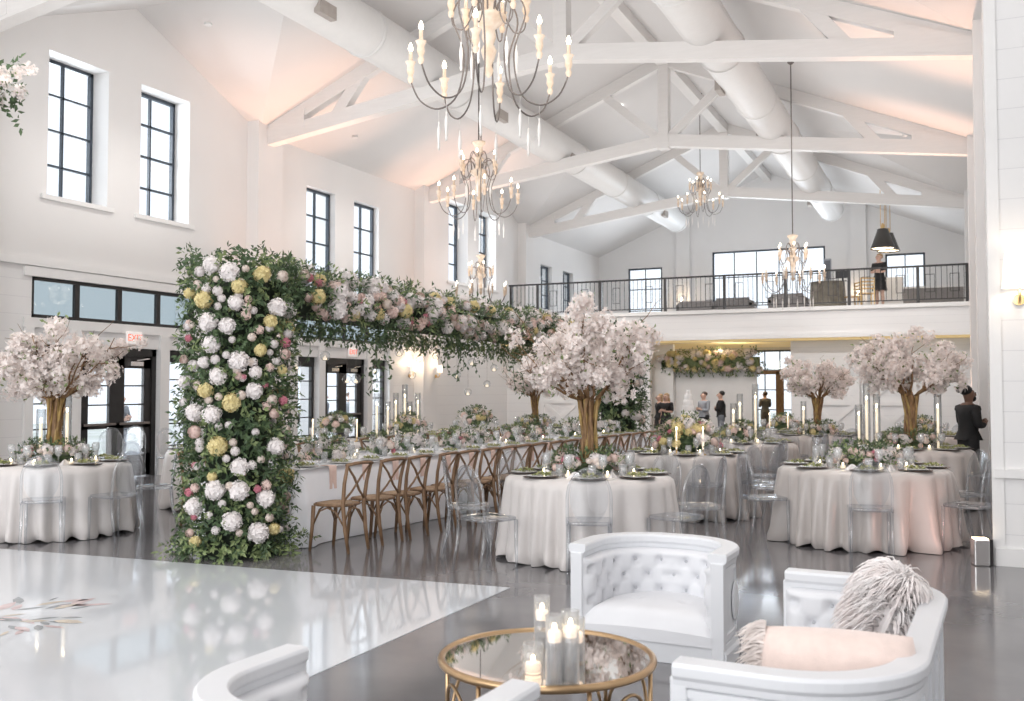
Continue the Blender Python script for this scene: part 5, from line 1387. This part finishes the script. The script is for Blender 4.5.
for i in range(2300):
    a, b = rg.uniform(-1.02, 1.02), rg.uniform(-.85, 1.02) if i % 3 else rg.uniform(.55, 1.02); a = a if i % 4 else rg.choice((-1, 1)) * rg.uniform(.85, 1.05); s = 1 if rg.random() < .5 else -1
    w = max(0, (1 - abs(a) ** 3.2)) ** .5 * max(0, (1 - abs(b) ** 3.2)) ** .5; p = V((a * .2, s * .1 * w, b * .19)); n = V((a * .4, s * 1.0 * (w + .1), b * .6 + .25)).normalized(); d = n; q = p; L = rg.uniform(.07, .16); pts = []
    for k in range(5): pts.append(q.copy()); q = q + d * (L / 4); d = (d + V((rg.uniform(-.15, .15), rg.uniform(-.1, .1), -.75))).normalized()
    mb.tube(pts, [.0045, .0042, .004, .0035, .001], 3)
mb.ob('strands', 'shag', t, True)

# ================================================================== hanging flowers at upper left
p = at_y(-5, 86, 5.2); rg = random.Random(91)
t = thing('hanging_flowers', 'hanging cluster of white blossoms and dark leaves at the upper left edge', 'flowers', p)
mb = MB()
for i in range(34): sprig(mb, rv(rg, .15), rv(rg, 1).normalized(), .17, 5, .07, rg, .15)
mb.ob('foliage', 'leaf', t)
for i in range(16):
    o = put('blossom_cluster', CL[i % 5], t, rv(rg, .2)); r = rg.uniform(.06, .09); o.scale = (r, r, r)
MB().tube([(0, 0, 0), (0, 0, roof_z(p.x) - p.z)], .004, 5).ob('wire', 'iron', t)

# ================================================================== LIGHT, SKY, CAMERA
FILL = .42
def area(name, loc, rot, sx, sy, power, col=(1, 1, 1)):
    l = bpy.data.lights.new(name, 'AREA'); l.shape = 'RECTANGLE'; l.size = sx; l.size_y = sy; l.energy = power; l.color = col
    o = bpy.data.objects.new(name, l); COL.objects.link(o); o.location = loc; o.rotation_euler = rot; return o
def point(name, loc, power, col, rad=.05):
    l = bpy.data.lights.new(name, 'POINT'); l.energy = power; l.color = col; l.shadow_soft_size = rad
    o = bpy.data.objects.new(name, l); COL.objects.link(o); o.location = loc; return o
def spot(name, loc, rot, power, col, ang=70, rad=.05):
    l = bpy.data.lights.new(name, 'SPOT'); l.energy = power; l.color = col; l.spot_size = R(ang); l.spot_blend = .8; l.shadow_soft_size = rad
    o = bpy.data.objects.new(name, l); COL.objects.link(o); o.location = loc; o.rotation_euler = rot; return o
# added fill lights in mid-air, turned up at the ceiling, which sends soft light back down
for y, pw in ((-1, 420), (6.5, 420), (13.2, 420), (20, 420), (26.5, 420)):
    area('ceiling_fill', (XC, y, 4.0), (pi, 0, 0), 11, 5, pw * FILL, (1, .97, .95))
area('ceiling_fill', (5, 2, 3.6), (pi, 0, 0), 6, 8, 250 * FILL, (1, .98, .97))
area('loft_fill', (XC, 33.5, 6.2), (pi, 0, 0), 11, 5, 300 * FILL, (.90, .95, 1))  # added fill for the loft, no fixture there
# added fill lights, unseen, in front of the solid rear and right-hand walls
area('front_fill', (-5, -5.5, 4.2), (R(90), 0, 0), 15, 7.5, 1150, (.96, .98, 1))
area('side_fill', (8.6, 4.5, 3.6), (R(90), 0, R(90)), 9, 6, 130, (.97, .985, 1))
# daylight at the patio glazing and the tall windows of the left wall
for y0, y1, z0, z1, pw in ((11.0, 15.2, .3, 2.3, 170), (18.0, 22.2, .3, 2.3, 170), (11.3, 14.7, 4.6, 7.1, 260), (18.2, 21.4, 3.8, 6.3, 200), (25.1, 28.5, 4.6, 7.1, 240)):
    area('window_daylight', (XL - 2.6, (y0 + y1) / 2, (z0 + z1) / 2 + .4), (R(90), 0, R(-90)), y1 - y0, z1 - z0, pw, (.93, .97, 1))
area('far_daylight', (-6.6, YW + 2.2, 5.6), (R(-90), 0, 0), 12, 3, 700, (.9, .95, 1))
point('alcove_light', (-7, 34, 2.6), 70, (1, .86, .64), .3); point('alcove_light', (-6.6, 29.9, 2.85), 14, (1, .82, .55), .2)
# added fill spots pointing down between the trusses to brighten the lower hall
for x in (-11, -6.6, -2.4):
    for y in (5.5, 12.5, 19.5, 26.5): spot('fitting_and_fill_light', (x, y, roof_z(x) - .25), (0, 0, 0), 330, (1, .96, .92), 125, .12)
for x in (-11.5, -8.5, -4.5, -1.2): spot('wall_fill', (x, 24.6, 6.2), (R(42), 0, 0), 240, (1, .97, .94), 75, .1)  # added fill spots that brighten the wall under the balcony
# warm uplights along the walls
PK = (1, .56, .38)
for y in (16.6, 23.6, 30.6):
    for dy in (-.7, .7): spot('wall_uplight', (XL + .8, y + dy, .3), (pi, R(2), 0), 900, PK, 38)
for y in (12.45, 17.4, 23.6, 30.6):
    for dy in (-.1, .3): spot('wall_uplight', (XR - .28, y + dy, .3), (pi, R(-2), 0), 800, PK, 38)
spot('floor_uplight', (.16, 9.85, .32), (R(95), 0, R(50)), 7, (1, .50, .40), 120, .12)
for x, y, z, pw in ((-3.3, 6.8, 4.6, 7), (-6.8, 13.65, 5.1, 7), (-6.45, 27, 7.2, 7), (-3, 20.6, 4.4, 7), (-10.3, 20.8, 4.4, 7)): point('chandelier_glow', (x, y, z), pw, (1, .82, .6), .3)
for p_ in (V((XL + .25, 22.9, 2.3)), V((XL + .55, 23.85, 2.3)), V((-9.9, YW - .4, 5.2)), V((-3.2, YW - .4, 5.2))): point('sconce_glow', p_, 10, (1, .74, .48), .04)
point('sconce_glow', at_y(1019, 300, 9.7) + V((.05, 0, .25)), 3, (1, .85, .68), .06)
w = bpy.data.worlds.new('World'); SC.world = w; w.use_nodes = True
bg = w.node_tree.nodes['Background']; bg.inputs[0].default_value = (.90, .95, 1, 1); bg.inputs[1].default_value = 1.25

cd = bpy.data.cameras.new('camera'); cam = bpy.data.objects.new('camera', cd); COL.objects.link(cam)
cam.location = CAM; cam.rotation_euler = (pi / 2 + PITCH, 0, YAW); cd.sensor_width = 36; cd.lens = FPX / 1024 * 36; cd.clip_end = 300
cd.dof.use_dof = True; cd.dof.focus_distance = 9.5; cd.dof.aperture_fstop = 3.2
SC.camera = cam
SC.view_settings.view_transform = 'Standard'; SC.view_settings.look = 'None'; SC.view_settings.exposure = 0.17; SC.view_settings.gamma = 1.0
SC.cycles.max_bounces = 8; SC.cycles.diffuse_bounces = 4; SC.cycles.glossy_bounces = 4; SC.cycles.transmission_bounces = 4; SC.cycles.transparent_max_bounces = 40
SC.cycles.caustics_reflective = False; SC.cycles.caustics_refractive = False; SC.cycles.sample_clamp_indirect = 4.0; SC.cycles.use_denoising = True
